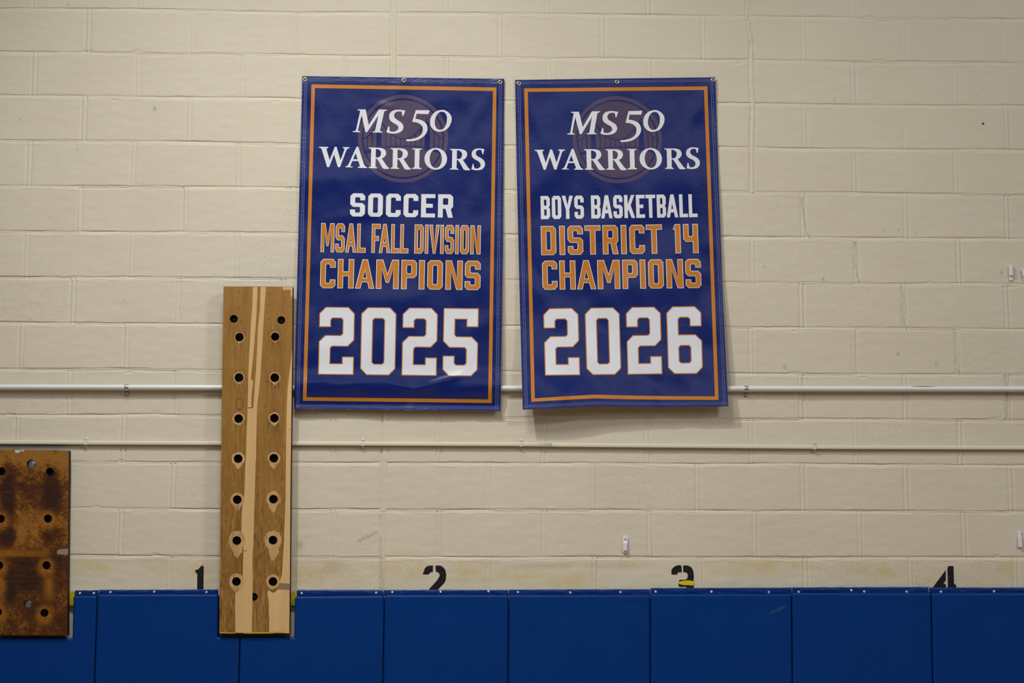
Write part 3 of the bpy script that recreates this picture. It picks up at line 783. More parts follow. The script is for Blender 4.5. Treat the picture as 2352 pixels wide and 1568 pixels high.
for xa in (530, 640):
    for ya, yb in ((690, 872), (906, 1002), (1038, 1440)):
        a = P(xa-14, ya, D0); b = P(xa+14, yb, D0); mb2 = MB(); mb2.box((min(a.x, b.x), -D0, b.z), (max(a.x, b.x), -.003, a.z)); mb2.build('mounting_batten', M_batdark, root)
# staples and a nail on the board, a thin wire loop
M_staple = nmat('rusty_staple', (.16, .095, .05), .5, .4)
def cbar(mb, x0, y0, x1, y1, w, d):
    a = P(x0, y0, d); b = P(x1, y1, d); t = (b-a).normalized(); n_ = Vector((t.z, 0, -t.x))*w*.5
    mb.add([a-n_, b-n_, b+n_, a+n_, a-n_+Vector((0, .001, 0)), b-n_+Vector((0, .001, 0)), b+n_+Vector((0, .001, 0)), a+n_+Vector((0, .001, 0))], [(0, 1, 2, 3), (0, 4, 5, 1), (1, 5, 6, 2), (2, 6, 7, 3), (3, 7, 4, 0)])
for x, y, dx, dy in [(258,108,18,2),(366,117,18,3),(515,124,24,-8),(255,243,20,3),(500,225,24,4),(515,344,22,3),(700,236,26,3),(275,362,14,-3),(228,684,18,2),(505,680,18,2),(490,880,18,2),(520,495,20,0),(485,1100,18,4),(330,1420,10,0),(693,1290,20,0)]:
    mb = MB(); cbar(mb, 480+(x-dx*.38)/3.732, 640+(y-dy*.38)/3.732, 480+(x+dx*.38)/3.732, 640+(y+dy*.38)/3.732, .0011, D1+.0012); mb.build('staple', M_staple, root)
mb = MB(); cbar(mb, 480+292/3.732, 1060+763/3.732, 480+325/3.732, 1060+763/3.732, .0018, D1+.0012)
mb.build('staple', M_staple, root)
mb = MB(); mb.lathe(P(480+370/3.732, 640+1114/3.732, 0), [(.0055, D1), (.0052, D1+.0022), (.003, D1+.0028)], 14); mb.build('nail', M_steel, root, True)
mb = MB()
ce_ = [(480+(262+31*math.cos(a))/3.732, 640+(1070+50*math.sin(a))/3.732) for a in [2*math.pi*i/28 for i in range(29)]]
for a, b in zip(ce_[:-1], ce_[1:]): cbar(mb, *a, *b, .0009, D1+.0011)
o = mb.build('wire_loop', M_boltblk, root); o['label'] = 'thin wire loop above a hole'
# short board
root = empty('peg_board', Vector((P(58, 1459, D0).x, -.03, P(58, 1459, D0).z)))
tag(root, 'short dark mottled wooden peg board cut by the left edge of the photo', 'peg board', 'wooden climbing peg boards')
outB = [(-42, 1031.5), (60, 1032.5), (158, 1034), (156, 1240), (154, 1459), (-47, 1458)]
hB = [(3, 1082, 9.3), (114.4, 1083, 9.3), (1.5, 1191, 9.5), (110, 1190.6, 9.6), (-2, 1298, 9.5), (106.7, 1298, 9.7), (-5, 1405, 9.5), (101.8, 1407, 9.5)]
bB = [(72, 1066, 11), (63.2, 1386.6, 9.6)]
def darkB(x, y):
    t = 0
    for cx_, cy_, rx, ry, a in [(118, 1130, 22, 55, 1.1), (18, 1140, 16, 60, 1.1), (100, 1100, 18, 18, .4), (15, 1230, 20, 28, 1.1), (22, 1340, 16, 40, 1.5), (60, 1290, 35, 25, .8), (60, 1330, 45, 30, .7), (115, 1225, 20, 20, .7), (130, 1290, 25, 30, .6), (70, 1120, 30, 20, .25), (70, 1400, 40, 20, .25)]:
        t = max(t, a*math.exp(-(((x-cx_)/rx)**2+((y-cy_)/ry)**2)**1.5))
    t -= .5*math.exp(-((y-1045)/22)**2); t -= .35*math.exp(-(((x-55)/35)**2+((y-1210)/45)**2)); t -= .3*math.exp(-(((x-145)/12)**2+((y-1090)/50)**2))
    if y > 1275: t += .25
    return t
def orB(x, y):
    t = 0
    for i, (hx, hy, r) in enumerate(hB[2:]): t = max(t, 1.1*math.exp(-(((x-hx)/19)**2+((y-hy-5)/22)**2)**2))
    t = max(t, math.exp(-(((x-112)/10)**2+((y-1345)/28)**2)), .9*math.exp(-(((x+0)/14)**2+((y-1335)/60)**2)**2), .8*math.exp(-(((x-20)/90)**2+((y-1270)/9)**2)**2))
    return t
def extraB(mb):
    for pl, m_, d in (([(34, 1033.5), (47, 1033), (46, 1038), (38, 1040.5), (35, 1039)], 3, .0005), ([(48, 1033.5), (58, 1033), (52, 1037), (49, 1036.5)], 3, .0005), ([(130, 1266), (136, 1261), (156.5, 1259.5), (156, 1274), (132, 1272.5)], 4, .0005)):
        V_, F_ = flat_shape([pl], D1+d, 300); mb.add(V_, F_, m_)
panel(root, outB, hB+bB, D1, .0335, [M_woodB, M_woodedge, M_batdark, M_tape, M_smear], 7, {'dark': darkB, 'orange': orB}, extraB)
for x, y, r in bB:
    p = P(x, y, D1); b = Vector((p.x, 0, p.z)); s = .00198; mb = MB()
    mb.lathe(b, [(r*s*.86, .056), (r*s*.86, .066), (r*s*.62, .067), (r*s*.60, .061), (r*s*.52, .061), (r*s*.50, .069), (r*s*.40, .070)], 20)
    mb.build('bolt', M_steel, root)
for xa in (0, 120):
    a = P(xa-14, 1050, D0); b = P(xa+14, 1450, D0); mb2 = MB(); mb2.box((min(a.x, b.x), -.0335, b.z), (max(a.x, b.x), -.003, a.z)); mb2.build('mounting_batten', M_batdark, root)

# ------------------------------------------------------------------ banners
def cat(pts, closed=True, n=6):
    """(x,y) corner points, (x,y,1) smooth points -> polyline"""
    out = []; m_ = len(pts)
    for i in range(m_):
        p0, p1, p2, p3 = pts[i-1], pts[i], pts[(i+1) % m_], pts[(i+2) % m_]
        s1, s2 = len(p1) > 2, len(p2) > 2
        out.append((p1[0], p1[1]))
        if not (s1 or s2): continue
        def tan(a, b, c, s, first):
            if s:
                k = math.dist(b[:2], (c if first else a)[:2])/(math.dist(a[:2], c[:2])+1e-6)
                return ((c[0]-a[0])*k, (c[1]-a[1])*k)
            return None
        t1 = tan(p0, p1, p2, s1, True); t2 = tan(p1, p2, p3, s2, False)
        ch = (p2[0]-p1[0], p2[1]-p1[1])
        if t1 is None: t1 = (2*ch[0]-t2[0]*1.0, 2*ch[1]-t2[1]*1.0); t1 = (ch[0]*.5+t1[0]*.5, ch[1]*.5+t1[1]*.5)
        if t2 is None: t2 = (2*ch[0]-t1[0]*1.0, 2*ch[1]-t1[1]*1.0); t2 = (ch[0]*.5+t2[0]*.5, ch[1]*.5+t2[1]*.5)
        for k in range(1, n):
            t = k/n; h1 = 2*t**3-3*t*t+1; h2 = t**3-2*t*t+t; h3 = -2*t**3+3*t*t; h4 = t**3-t*t
            out.append((h1*p1[0]+h2*t1[0]+h3*p2[0]+h4*t2[0], h1*p1[1]+h2*t1[1]+h3*p2[1]+h4*t2[1]))
    return out
def area2(c): return sum(c[i-1][0]*c[i][1]-c[i][0]*c[i-1][1] for i in range(len(c)))
def inset(c, w):
    """move a closed contour inwards by w (holes are passed with -w)"""
    s = 1 if area2(c) > 0 else -1
    out = []; n = len(c)
    for i in range(n):
        a, b, d = c[i-1], c[i], c[(i+1) % n]
        e1 = (b[0]-a[0], b[1]-a[1]); e2 = (d[0]-b[0], d[1]-b[1])
        l1 = math.hypot(*e1) or 1; l2 = math.hypot(*e2) or 1
        n1 = (-e1[1]/l1*s, e1[0]/l1*s); n2 = (-e2[1]/l2*s, e2[0]/l2*s)
        k = 1+n1[0]*n2[0]+n1[1]*n2[1]; k = max(k, .22)
        out.append((b[0]+(n1[0]+n2[0])/k*w, b[1]+(n1[1]+n2[1])/k*w))
    return out
def glyph(ch, W, H, a, b, cx, cy, g=.30, ix=None):
    ix = a*.16 if ix is None else ix; iy = ix
    m1 = (H-b)/2; m2 = (H+b)/2; G = g*H; q = []
    hole = lambda x0, y0, x1, y1: [(x0+ix, y0), (x1-ix, y0), (x1, y0+iy), (x1, y1-iy), (x1-ix, y1), (x0+ix, y1), (x0, y1-iy), (x0, y0+iy)]
    if ch == 'I': return [[(0, 0), (W, 0), (W, H), (0, H)]]
    if ch in 'O0': return [[(cx, 0), (W-cx, 0), (W, cy), (W, H-cy), (W-cx, H), (cx, H), (0, H-cy), (0, cy)], hole(a, b, W-a, H-b)]
    if ch == 'D': return [[(0, 0), (W-cx, 0), (W, cy), (W, H-cy), (W-cx, H), (0, H)], hole(a, b, W-a, H-b)]
    if ch == 'C': return [[(cx, 0), (W-cx, 0), (W, cy), (W, G), (W-a, G), (W-a, b+iy), (W-a-ix, b), (a+ix, b), (a, b+iy), (a, H-b-iy), (a+ix, H-b), (W-a-ix, H-b), (W-a, H-b-iy), (W-a, H-G), (W, H-G), (W, H-cy), (W-cx, H), (cx, H), (0, H-cy), (0, cy)]]
    if ch == 'S': return [[(cx, 0), (W-cx, 0), (W, cy), (W, G), (W-a, G), (W-a, b+iy), (W-a-ix, b), (a+ix, b), (a, b+iy), (a, m1-iy), (a+ix, m1), (W-cx, m1), (W, m1+cy), (W, H-cy), (W-cx, H), (cx, H), (0, H-cy), (0, H-G), (a, H-G), (a, H-b-iy), (a+ix, H-b), (W-a-ix, H-b), (W-a, H-b-iy), (W-a, m2+iy), (W-a-ix, m2), (cx, m2), (0, m2-cy), (0, cy)]]
    if ch == '5': return [[(0, 0), (W, 0), (W, G*.93), (W-a, G*.93), (W-a, b), (a, b), (a, m1-iy), (a+ix, m1), (W-cx, m1), (W, m1+cy), (W, H-cy), (W-cx, H), (cx, H), (0, H-cy), (0, H-G), (a, H-G), (a, H-b-iy), (a+ix, H-b), (W-a-ix, H-b), (W-a, H-b-iy), (W-a, m2+iy), (W-a-ix, m2), (cx, m2), (0, m2-cy)]]
    if ch == '2': return [[(cx, 0), (W-cx, 0), (W, cy), (W, m2-cy), (W-cx, m2), (a+ix, m2), (a, m2+iy), (a, H-b), (W-a, H-b), (W-a, H-G*.90), (W, H-G*.90), (W, H), (0, H), (0, m1+cy), (cx, m1), (W-a-ix, m1), (W-a, m1-iy), (W-a, b+iy), (W-a-ix, b), (a+ix, b), (a, b+iy), (a, G), (0, G), (0, cy)]]
    if ch == '6': return [[(cx, 0), (W-cx, 0), (W, cy), (W, G), (W-a, G), (W-a, b+iy), (W-a-ix, b), (a+ix, b), (a, b+iy), (a, m1), (W-cx, m1), (W, m1+cy), (W, H-cy), (W-cx, H), (cx, H), (0, H-cy), (0, cy)], hole(a, m2, W-a, H-b)]
    if ch == 'R':
        m = .62*H; return [[(0, 0), (W-cx, 0), (W, cy), (W, m-cy*.75), (W-cx*.75, m+H*.015), (W, H), (W-a*1.02, H), (W*.5, m), (a, m), (a, H), (0, H)], hole(a, b, W-a, m-b)]
    if ch == 'P':
        m = .62*H; return [[(0, 0), (W-cx, 0), (W, cy), (W, m-cy), (W-cx, m), (a, m), (a, H), (0, H)], hole(a, b, W-a, m-b*.88)]
    if ch == 'H': return [[(0, 0), (a, 0), (a, .42*H), (W-a, .42*H), (W-a, 0), (W, 0), (W, H), (W-a, H), (W-a, .58*H), (a, .58*H), (a, H), (0, H)]]
    if ch == 'A':
        ta = a*1.0; k = a*.96; e = W/2-ta/2; f = lambda y: e*(1-y)+k
        ya = 1-(W/2-k)/e; yb = .63
        return [[(e, 0), (W-e, 0), (W, H), (W-k, H), (W-f(.785), .785*H), (f(.785), .785*H), (k, H), (0, H)], [(W/2, ya*H), (W-f(yb), yb*H), (f(yb), yb*H)]]
    if ch == 'M':
        t = a*1.24; return [[(0, 0), (t, 0), (W/2, .49*H), (W-t, 0), (W, 0), (W, H), (W-a, H), (W-a, .30*H), (W/2+a*.28, .79*H), (W/2-a*.28, .79*H), (a, .30*H), (a, H), (0, H)]]
    if ch == 'N':
        t = a*1.10; return [[(0, 0), (t, 0), (W-a, .645*H), (W-a, 0), (W, 0), (W, H), (W-t, H), (a, .36*H), (a, H), (0, H)]]
    if ch == 'L': return [[(0, 0), (a, 0), (a, H-b), (W, H-b), (W, H), (0, H)]]
    if ch == 'E': return [[(0, 0), (W, 0), (W, b), (a, b), (a, m1), (W*.83, m1), (W*.83, m2), (a, m2), (a, H-b), (W, H-b), (W, H), (0, H)]]
    if ch == 'F': return [[(0, 0), (W, 0), (W, b), (a, b), (a, .42*H), (W*.82, .42*H), (W*.82, .585*H), (a, .585*H), (a, H), (0, H)]]
    if ch == 'T': return [[(0, 0), (W, 0), (W, b), (W/2+a/2, b), (W/2+a/2, H), (W/2-a/2, H), (W/2-a/2, b), (0, b)]]
    if ch == 'Y': return [[(0, 0), (a*1.05, 0), (W/2, .42*H), (W-a*1.05, 0), (W, 0), (W/2+a/2, .60*H), (W/2+a/2, H), (W/2-a/2, H), (W/2-a/2, .60*H)]]
    if ch == 'B':
        return [[(0, 0), (W-cx, 0), (W, cy), (W, .43*H-cy*.2), (W-cx*.6, .49*H), (W, .55*H+cy*.2), (W, H-cy), (W-cx, H), (0, H)], hole(a, b, W-a, .42*H), hole(a, .575*H, W-a, H-b)]
    if ch == 'K': return [[(0, 0), (a, 0), (a, .42*H), (W*.66, 0), (W*.97, 0), (W*.60, .45*H), (W, H), (W*.66, H), (W*.40, .66*H), (a, .66*H+W*.0), (a, H), (0, H)]]
    if ch == 'V': return [[(0, 0), (a, 0), (W/2, .745*H), (W-a, 0), (W, 0), (W*.62, H), (W*.38, H)]]
    if ch == '1': return [[(W*.28, 0), (W, 0), (W, H), (W-a, H), (W-a, .19*H), (0, .19*H)]]
    if ch == '4': return [[(0, 0), (a, 0), (a, .42*H-iy), (a+ix, .42*H), (W-a-ix, .42*H), (W-a, .42*H-iy), (W-a, 0), (W, 0), (W, H), (W-a, H), (W-a, .61*H), (cx, .61*H), (0, .61*H-cy)]]
class Line:
    """text line in a zoomed crop: origin, scale, top / bottom lines (y at x), lean"""
    def __init__(s, ox, oy, sc, top, bot, lean): s.o = (ox, oy, sc); s.t = top; s.b = bot; s.l = lean
    def map(s, contour, x0, H):
        ox, oy, sc = s.o; out = []
        for x, y in contour:
            X = x0+x; (xa, ya), (xb, yb) = s.t; yt = ya+(yb-ya)*(X-xa)/(xb-xa)
            (xa, ya2), (xb, yb2) = s.b; ybm = ya2+(yb2-ya2)*(X-xa)/(xb-xa)
            f = y/H; Y = yt+(ybm-yt)*f; ln = s.l(X) if callable(s.l) else s.l
            out.append((ox+(X+ln*(Y-yt))/sc, oy+Y/sc))
        return out
def setline(ln, text, a, b, cx, cy, w=0, g=.30, ix=None):
    H = (ln.b[0][1]-ln.t[0][1]); outer = []; inner = []
    for ch, x0, x1 in text:
        W = x1-x0; cs = glyph(ch, W, H, a, b, cx, cy, g, ix)
        outer.append([ln.map(c, x0, H) for c in cs])
        if w: inner.append([ln.map(inset(c, w if i == 0 else -w), x0, H) for i, c in enumerate(cs)])
    return outer, inner
def homog(src, dst):
    A = []; B = []
    for (x, y), (u, v_) in zip(src, dst):
        A += [[x, y, 1, 0, 0, 0, -u*x, -u*y], [0, 0, 0, x, y, 1, -v_*x, -v_*y]]; B += [u, v_]
    h_ = np.linalg.solve(np.array(A), np.array(B)); h_ = list(h_)+[1]
    def f(p):
        x, y = p; w_ = h_[6]*x+h_[7]*y+1
        return ((h_[0]*x+h_[1]*y+h_[2])/w_, (h_[3]*x+h_[4]*y+h_[5])/w_)
    return f
bord1 = [(715.4, 193.7), (1140.4, 200.8), (1129.3, 925.2), (695.6, 919.9)]
bord2 = [(1203.9, 202.9), (1624.8, 198.3), (1650.5, 918.1), (1220.3, 922.7)]
to2 = homog(bord1, bord2)

# --- shared artwork, in pixels of the 2025 banner
def tr(pts, dx, dy): return [(p[0]+dx, p[1]+dy)+tuple(p[2:]) for p in pts]
s = 1
R_o = [(1437,158),(1700,165),(1850,205,s),(1903,300,s),(1870,400,s),(1785,458),(1900,625),(1940,680,s),(1985,712),(1980,735),(1860,738,s),(1810,715,s),(1770,650),(1660,470,s),(1622,458),(1615,680),(1668,705),(1665,723),(1430,715),(1430,697),(1490,675),(1500,215),(1490,195),(1437,178)]
R_h = [(1625,205),(1680,205,s),(1755,260,s),(1762,340,s),(1730,410,s),(1680,432,s),(1622,425)]
W_o = [(88,140),(345,143),(343,165),(300,185),(298,225),(378,505),(515,140),(567,140),(672,505),(775,225),(778,190),(735,168),(733,148),(920,152),(918,172),(865,190),(830,235),(658,690),(600,690),(497,342),(365,688),(310,688),(165,215),(145,180),(90,160)]
A_o = [(1105,138),(1152,138),(1300,600),(1335,665),(1392,695),(1390,717),(1140,708),(1140,688),(1190,672),(1192,650),(1155,527),(990,523),(940,650),(945,675),(1000,680),(998,698),(808,692),(808,672),(860,655),(895,600)]
A_h = [(1083,310),(1012,478),(1135,482)]
I_o = [(258,185),(520,188),(515,208),(455,228),(445,685),(458,705),(508,722),(503,742),(245,738),(245,720),(310,695),(318,680),(328,230),(318,212),(258,205)]
O_o = [(892+305*math.cos(t), 466+293*math.sin(t)) for t in [2*math.pi*i/40 for i in range(40)]]
O_h = [(892+165*math.cos(t)-18*math.sin(t)*0, 465+251*math.sin(t)) for t in [2*math.pi*i/36 for i in range(36)]]
S_o = [(2205,205),(2175,342),(2155,340),(2125,232),(2050,225,s),(1985,265,s),(1975,325,s),(2015,390,s),(2100,440,s),(2190,510,s),(2222,590,s),(2205,680,s),(2130,752,s),(2000,775,s),(1930,768,s),(1855,752),(1890,598),(1908,600),(1935,715),(1990,728,s),(2060,710,s),(2103,650,s),(2092,590,s),(2040,530,s),(1940,475,s),(1875,410,s),(1862,325,s),(1900,240,s),(1985,192,s),(2080,187,s)]
WS = 11.76
def zL(pts): return [(725+x/WS, 325+y/WS) for x, y in pts]
def zR(pts): return [(925+x/WS, 325+y/WS) for x, y in pts]
warriors = [[zL(cat(W_o))], [zL(cat(A_o)), zL(A_h)], [zL(cat(R_o)), zL(cat(R_h))], [zL(cat(tr(R_o, 588, 17))), zL(cat(tr(R_h, 588, 17)))], [zR(cat(I_o))], [zR(O_o), zR(O_h)],
            [zL(cat(tr(R_o, 2190, 37))), zL(cat(tr(R_h, 2190, 37)))], [zR(cat(S_o))]]
M5 = [(295,222),(553,225),(650,720),(970,225),(1240,232),(1232,255),(1150,280),(1140,300),(1010,880),(1025,915),(1085,940),(1080,962),(760,955),(760,935),(840,912),(855,880),(960,405),(600,945),(540,945),(425,400),(308,880),(318,905),(385,935),(380,950),(140,945),(145,920),(225,905),(245,870),(378,280),(365,262),(298,245)]
S5 = [(1813,265),(1745,435),(1720,435),(1698,298),(1610,288,s),(1510,318,s),(1455,410,s),(1485,500,s),(1600,585,s),(1710,670,s),(1752,780,s),(1715,890,s),(1600,965,s),(1440,992,s),(1320,983,s),(1205,942),(1275,760),(1300,762),(1315,915),(1400,932,s),(1500,918,s),(1575,860,s),(1590,790,s),(1540,715,s),(1420,645,s),(1325,560,s),(1297,440,s),(1340,320,s),(1450,250,s),(1600,232,s)]
F5 = [(548,283),(1052,283),(998,425),(582,408),(532,592),(700,625,s),(870,710,s),(955,840,s),(970,990,s),(900,1150,s),(740,1290,s),(550,1370,s),(340,1397,s),(203,1393),(205,1330),(340,1328,s),(560,1280,s),(700,1200,s),(785,1080,s),(803,950,s),(765,840,s),(650,750,s),(520,712,s),(420,705)]
Z5o = [(1490,270,s),(1640,305,s),(1790,430,s),(1840,580,s),(1800,780,s),(1660,970,s),(1420,1058,s),(1220,1010,s),(1090,860,s),(1063,700,s),(1110,500,s),(1270,330,s)]
Z5i = [(1490,338,s),(1590,370,s),(1660,480,s),(1672,620,s),(1630,820,s),(1530,955,s),(1410,988,s),(1310,945,s),(1245,830,s),(1232,690,s),(1270,530,s),(1370,380,s)]
zM = lambda pts: [(800+x/13.835, 235+y/13.835) for x, y in pts]
z5 = lambda pts: [(920+x/15.68, 235+y/15.68) for x, y in pts]
ms50 = [[zM(cat(M5))], [zM(cat(S5))], [z5(cat(F5))], [z5(cat(Z5o)), z5(cat(Z5i))]]
# emblem: ring, disc, bridge
zE = lambda pts: [(720+x/5.6, 210+y/5.6) for x, y in pts]
def ell(k, n=72, cx_=1152, cy_=607): return zE([(cx_+580*k*math.cos(2*math.pi*i/n), cy_+565*k*math.sin(2*math.pi*i/n)) for i in range(n)])
emb_fill = [[ell(1.0), ell(.915)], [ell(.878)]]
def band(pts, w):
    L_ = []; R_ = []
    for i, p in enumerate(pts):
        a = pts[max(0, i-1)]; b = pts[min(len(pts)-1, i+1)]; l = math.dist(a, b) or 1
        n_ = (-(b[1]-a[1])/l*w/2, (b[0]-a[0])/l*w/2); L_.append((p[0]+n_[0], p[1]+n_[1])); R_.append((p[0]-n_[0], p[1]-n_[1]))
    return zE(L_+R_[::-1])
cable = lambda x: 608-((x-1160)/290.0)**2*225
deck = lambda x: 703+((x-1150)/260.0)**2*16
emb_blue = [[band([(x, cable(x)) for x in range(850, 1481, 30)], 13)], [band([(x, deck(x)) for x in range(868, 1435, 40)], 14)]]
for x in (930, 995, 1058, 1120, 1190, 1250, 1312, 1380): emb_blue.append([band([(x, cable(x)), (x, deck(x))], 10)])
emb_blue += [[zE([(818,390),(866,390),(874,720),(870,835),(800,840),(806,720)])], [zE([(1440,385),(1490,385),(1500,760),(1425,760),(1432,600)])]]
emb_blue += [[band([(815,400),(790,470),(750,535),(700,580),(640,612)], 12)], [band([(1500,440),(1540,500),(1600,565),(1680,635)], 12)]]
for x, y0 in ((690, 590), (755, 530)): emb_blue.append([band([(x, y0), (x, 745)], 12)])
for x, y0 in ((1550, 515), (1612, 575)): emb_blue.append([band([(x, y0), (x, 760)], 12)])
emb_blue += [[zE([(655,765),(735,745),(870,735),(870,765),(760,775),(680,800)])], [zE([(1495,735),(1560,745),(1650,775),(1625,805),(1560,775),(1495,768)])]]
lean1 = lambda x: -.026+(x/2352.0)*.010
L_soc = Line(720, 430, 5.88, [(500, 80), (1890, 96)], [(500, 393), (1885, 410)], lean1)
L_msal = Line(720, 430, 5.88, [(105, 482), (2262, 515)], [(100, 875), (2255, 906)], lean1)
L_ch = Line(720, 430, 5.88, [(100, 965), (2255, 993)], [(90, 1360), (2250, 1388)], lean1)
L_yr = Line(660, 540, 3.733, [(275, 613), (1642, 626)], [(262, 1194), (1630, 1210)], -.021)
champ = [('C', 97, 303), ('H', 332, 552), ('A', 570, 828), ('M', 850, 1157), ('P', 1190, 1400), ('I', 1428, 1506), ('O', 1542, 1750), ('N', 1787, 2018), ('S', 2047, 2260)]
def maps(shapes, f): return [[[f(p) for p in c] for c in sh] for sh in shapes]
def idf(p): return p

def banner(which):
    two = which == 2
    T = to2 if two else idf
    if not two:
        cl = [(694.4, 174.5), (928, 178), (1158.2, 180.9), (1155, 560), (1149.7, 943.7), (920, 941.5), (675.3, 939.1), (684.5, 560)]
        bo, bot_mid = bord1, None
        lab = 'blue vinyl banner reading SOCCER and 2025, hung beside the tall peg board'
    else:
        cl = [(1183, 183.5), (1415, 180.2), (1642.9, 177.3), (1650, 400), (1659, 660), (1672.9, 932.8), (1520, 934.5), (1365, 932.5), (1290, 937), (1200.4, 940.5), (1193, 660), (1187, 400)]
        bo = bord2
        lab = 'blue vinyl banner reading BOYS BASKETBALL and 2026, right of the other banner'
    folds1 = [(930,185,860,300,16,.0022),(860,238,905,246,9,.0022),(1149,188,1050,330,18,.0025),(1149,188,1095,470,16,.0022),(930,185,1000,330,18,.0018),(700,182,760,330,18,.0024),(700,182,730,420,14,-.0016),
        (690,420,860,400,26,.0030),(760,505,880,480,14,.0022),(700,640,850,610,24,-.0016),(780,690,960,680,22,.0024),(1080,760,1150,720,20,.0020),(690,820,760,790,18,.0020),(950,897,1060,860,9,.0055),(950,897,900,880,9,.0035),(950,899,935,930,8,-.0030),(760,885,860,880,10,.0020),(1000,560,1120,520,25,.0018),(690,880,760,872,10,.0022)]
    folds2 = [(1192,192,1250,330,16,.0022),(1418,188,1360,300,18,.0014),(1638,184,1560,330,18,.0030),(1638,184,1600,520,20,.0034),(1560,330,1620,560,22,.0030),(1210,640,1290,720,18,.0024),(1205,560,1260,690,12,-.0020),(1350,690,1480,890,26,-.0060),(1330,760,1420,900,20,.0045),(1225,850,1330,925,22,.0060),(1480,880,1520,925,14,.0045),(1560,860,1640,930,20,.0030),(1300,540,1450,500,30,.0014),(1230,430,1230,520,14,.0016),(1590,600,1645,800,18,.0022),(1250,950,1330,880,14,.0025)]
    folds = folds2 if two else folds1
    if not two:
        yk = [174, 300, 500, 650, 800, 848, 880, 898, 922, 930, 948]; dk_ = [.0065, .0085, .013, .020, .028, .031, .0410, .0400, .0270, .0255, .0330]
    else:
        yk = [174, 300, 500, 650, 800, 880, 946]; dk_ = [.0065, .0085, .015, .022, .034, .047, .060]
    def depth(x, y):
        d = float(np.interp(y, yk, dk_))
        # smooth the profile corners
        d = (d+float(np.interp(y-7, yk, dk_))+float(np.interp(y+7, yk, dk_)))/3
        for x0, y0, x1, y1, w_, a_ in folds:
            dx, dy = x1-x0, y1-y0; t = ((x-x0)*dx+(y-y0)*dy)/(dx*dx+dy*dy); tc_ = min(1, max(0, t))
            r2 = (x-x0-tc_*dx)**2+(y-y0-tc_*dy)**2
            if r2 < 9*w_*w_: d += a_*math.exp(-r2/(w_*w_))*(.35+.65*math.sin(math.pi*min(1, max(0, .15+.7*tc_))))
        amp = min(1, (y-174)/60)
        d += amp*(.0052*noise.noise(Vector((x*.0085+y*.004, y*.0085, which*5)))+.0017*noise.noise(Vector((x*.026, y*.017-x*.008, which*9))))
        if two: # the lower edge swings out more on the right
            d += .022*max(0, (y-760)/180)*(1-(x-1200)/470.0)
            d += .004*max(0, (y-850)/90)*math.sin((x-1200)/470*math.pi*2+.6)
        return max(d, .0052)
    top_mid = P(cl[1][0], cl[1][1], 0)
    root = empty('hanging_banner', Vector((top_mid.x, 0, P(cl[1][0], 940, 0).z)))
    tag(root, lab, 'banner', 'blue champions banners on the block wall')
    cache = {}
    def lift(shapes, off, mb, m_, step=5.0):
        for sh in shapes:
            V_, F_ = gridclip(tess(sh), step)
            vv = []
            for x, y in V_:
                if (x, y) not in cache: cache[(x, y)] = depth(x, y)
                vv.append(P(x, y, cache[(x, y)]+off))
            mb.add(vv, F_, m_)
    mb = MB(); lift([[cl]], 0, mb, 0)
    o = mb.build('cloth', M_bblue, root, True)
    so = o.modifiers.new('thick', 'SOLIDIFY'); so.thickness = .0009; so.offset = -1; es = o.modifiers.new('crisp_rim', 'EDGE_SPLIT'); es.split_angle = math.radians(40)
    # border
    bi = inset(bo, 8.2)
    if two:
        bo_ = bo[:3]+[(1520, 917.5), (1440, 916.5), (1365, 914.5), (1290, 918.5)]+bo[3:]
        bi_ = bi[:3]+[(1520, 909.3), (1440, 908), (1365, 906), (1290, 910.5)]+bi[3:]
    else: bo_, bi_ = bo, bi
    mb = MB(); lift([[bo_, bi_]], .0004, mb, 0); mb.build('border', M_borange, root, True)
    mb = MB(); lift(maps(emb_fill, T), .0004, mb, 0); lift(maps(emb_blue, T), .0006, mb, 1)
    o = mb.build('emblem', [M_bmuted, M_bblue], root, True); o['label'] = 'muted round bridge emblem'
    mb = MB(); lift(maps(ms50, T), .0009, mb, 0); mb.build('lettering', M_bwhite, root, True)['label'] = 'white italic lettering MS 50'
    mb = MB(); lift(maps(warriors, T), .0009, mb, 0); mb.build('lettering', M_bwhite, root, True)['label'] = 'white serif lettering WARRIORS'
    def outlined(ln, text, a, b, cx_, cy_, w_, label, mo=M_bwhite, mi=M_borange, TT=idf, g=.30, ix=None):
        ou, inn = setline(ln, text, a, b, cx_, cy_, w_, g, ix)
        mb = MB(); lift(maps(ou, TT), .0007, mb, 0)
        if inn: lift(maps(inn, TT), .0011, mb, 1)
        mb.build('lettering', [mo, mi], root, True)['label'] = label
    if not two:
        outlined(L_soc, [('S', 500, 700), ('O', 742, 940), ('C', 983, 1182), ('C', 1220, 1418), ('E', 1457, 1647), ('R', 1685, 1888)], 66, 53, 38, 36, 0, 'white block lettering SOCCER')
        outlined(L_msal, [('M', 105, 287), ('S', 302, 428), ('A', 438, 584), ('L', 594, 713), ('F', 790, 910), ('A', 890, 1042), ('L', 1053, 1166), ('L', 1176, 1289), ('D', 1368, 1492), ('I', 1510, 1556), ('V', 1567, 1705), ('I', 1716, 1763), ('S', 1780, 1902), ('I', 1919, 1966), ('O', 1983, 2106), ('N', 2122, 2262)], 47, 67, 27, 42, 7.5, 'orange block lettering MSAL FALL DIVISION')
    else:
        l2 = lambda x: .022+(x/2352.0)*.013
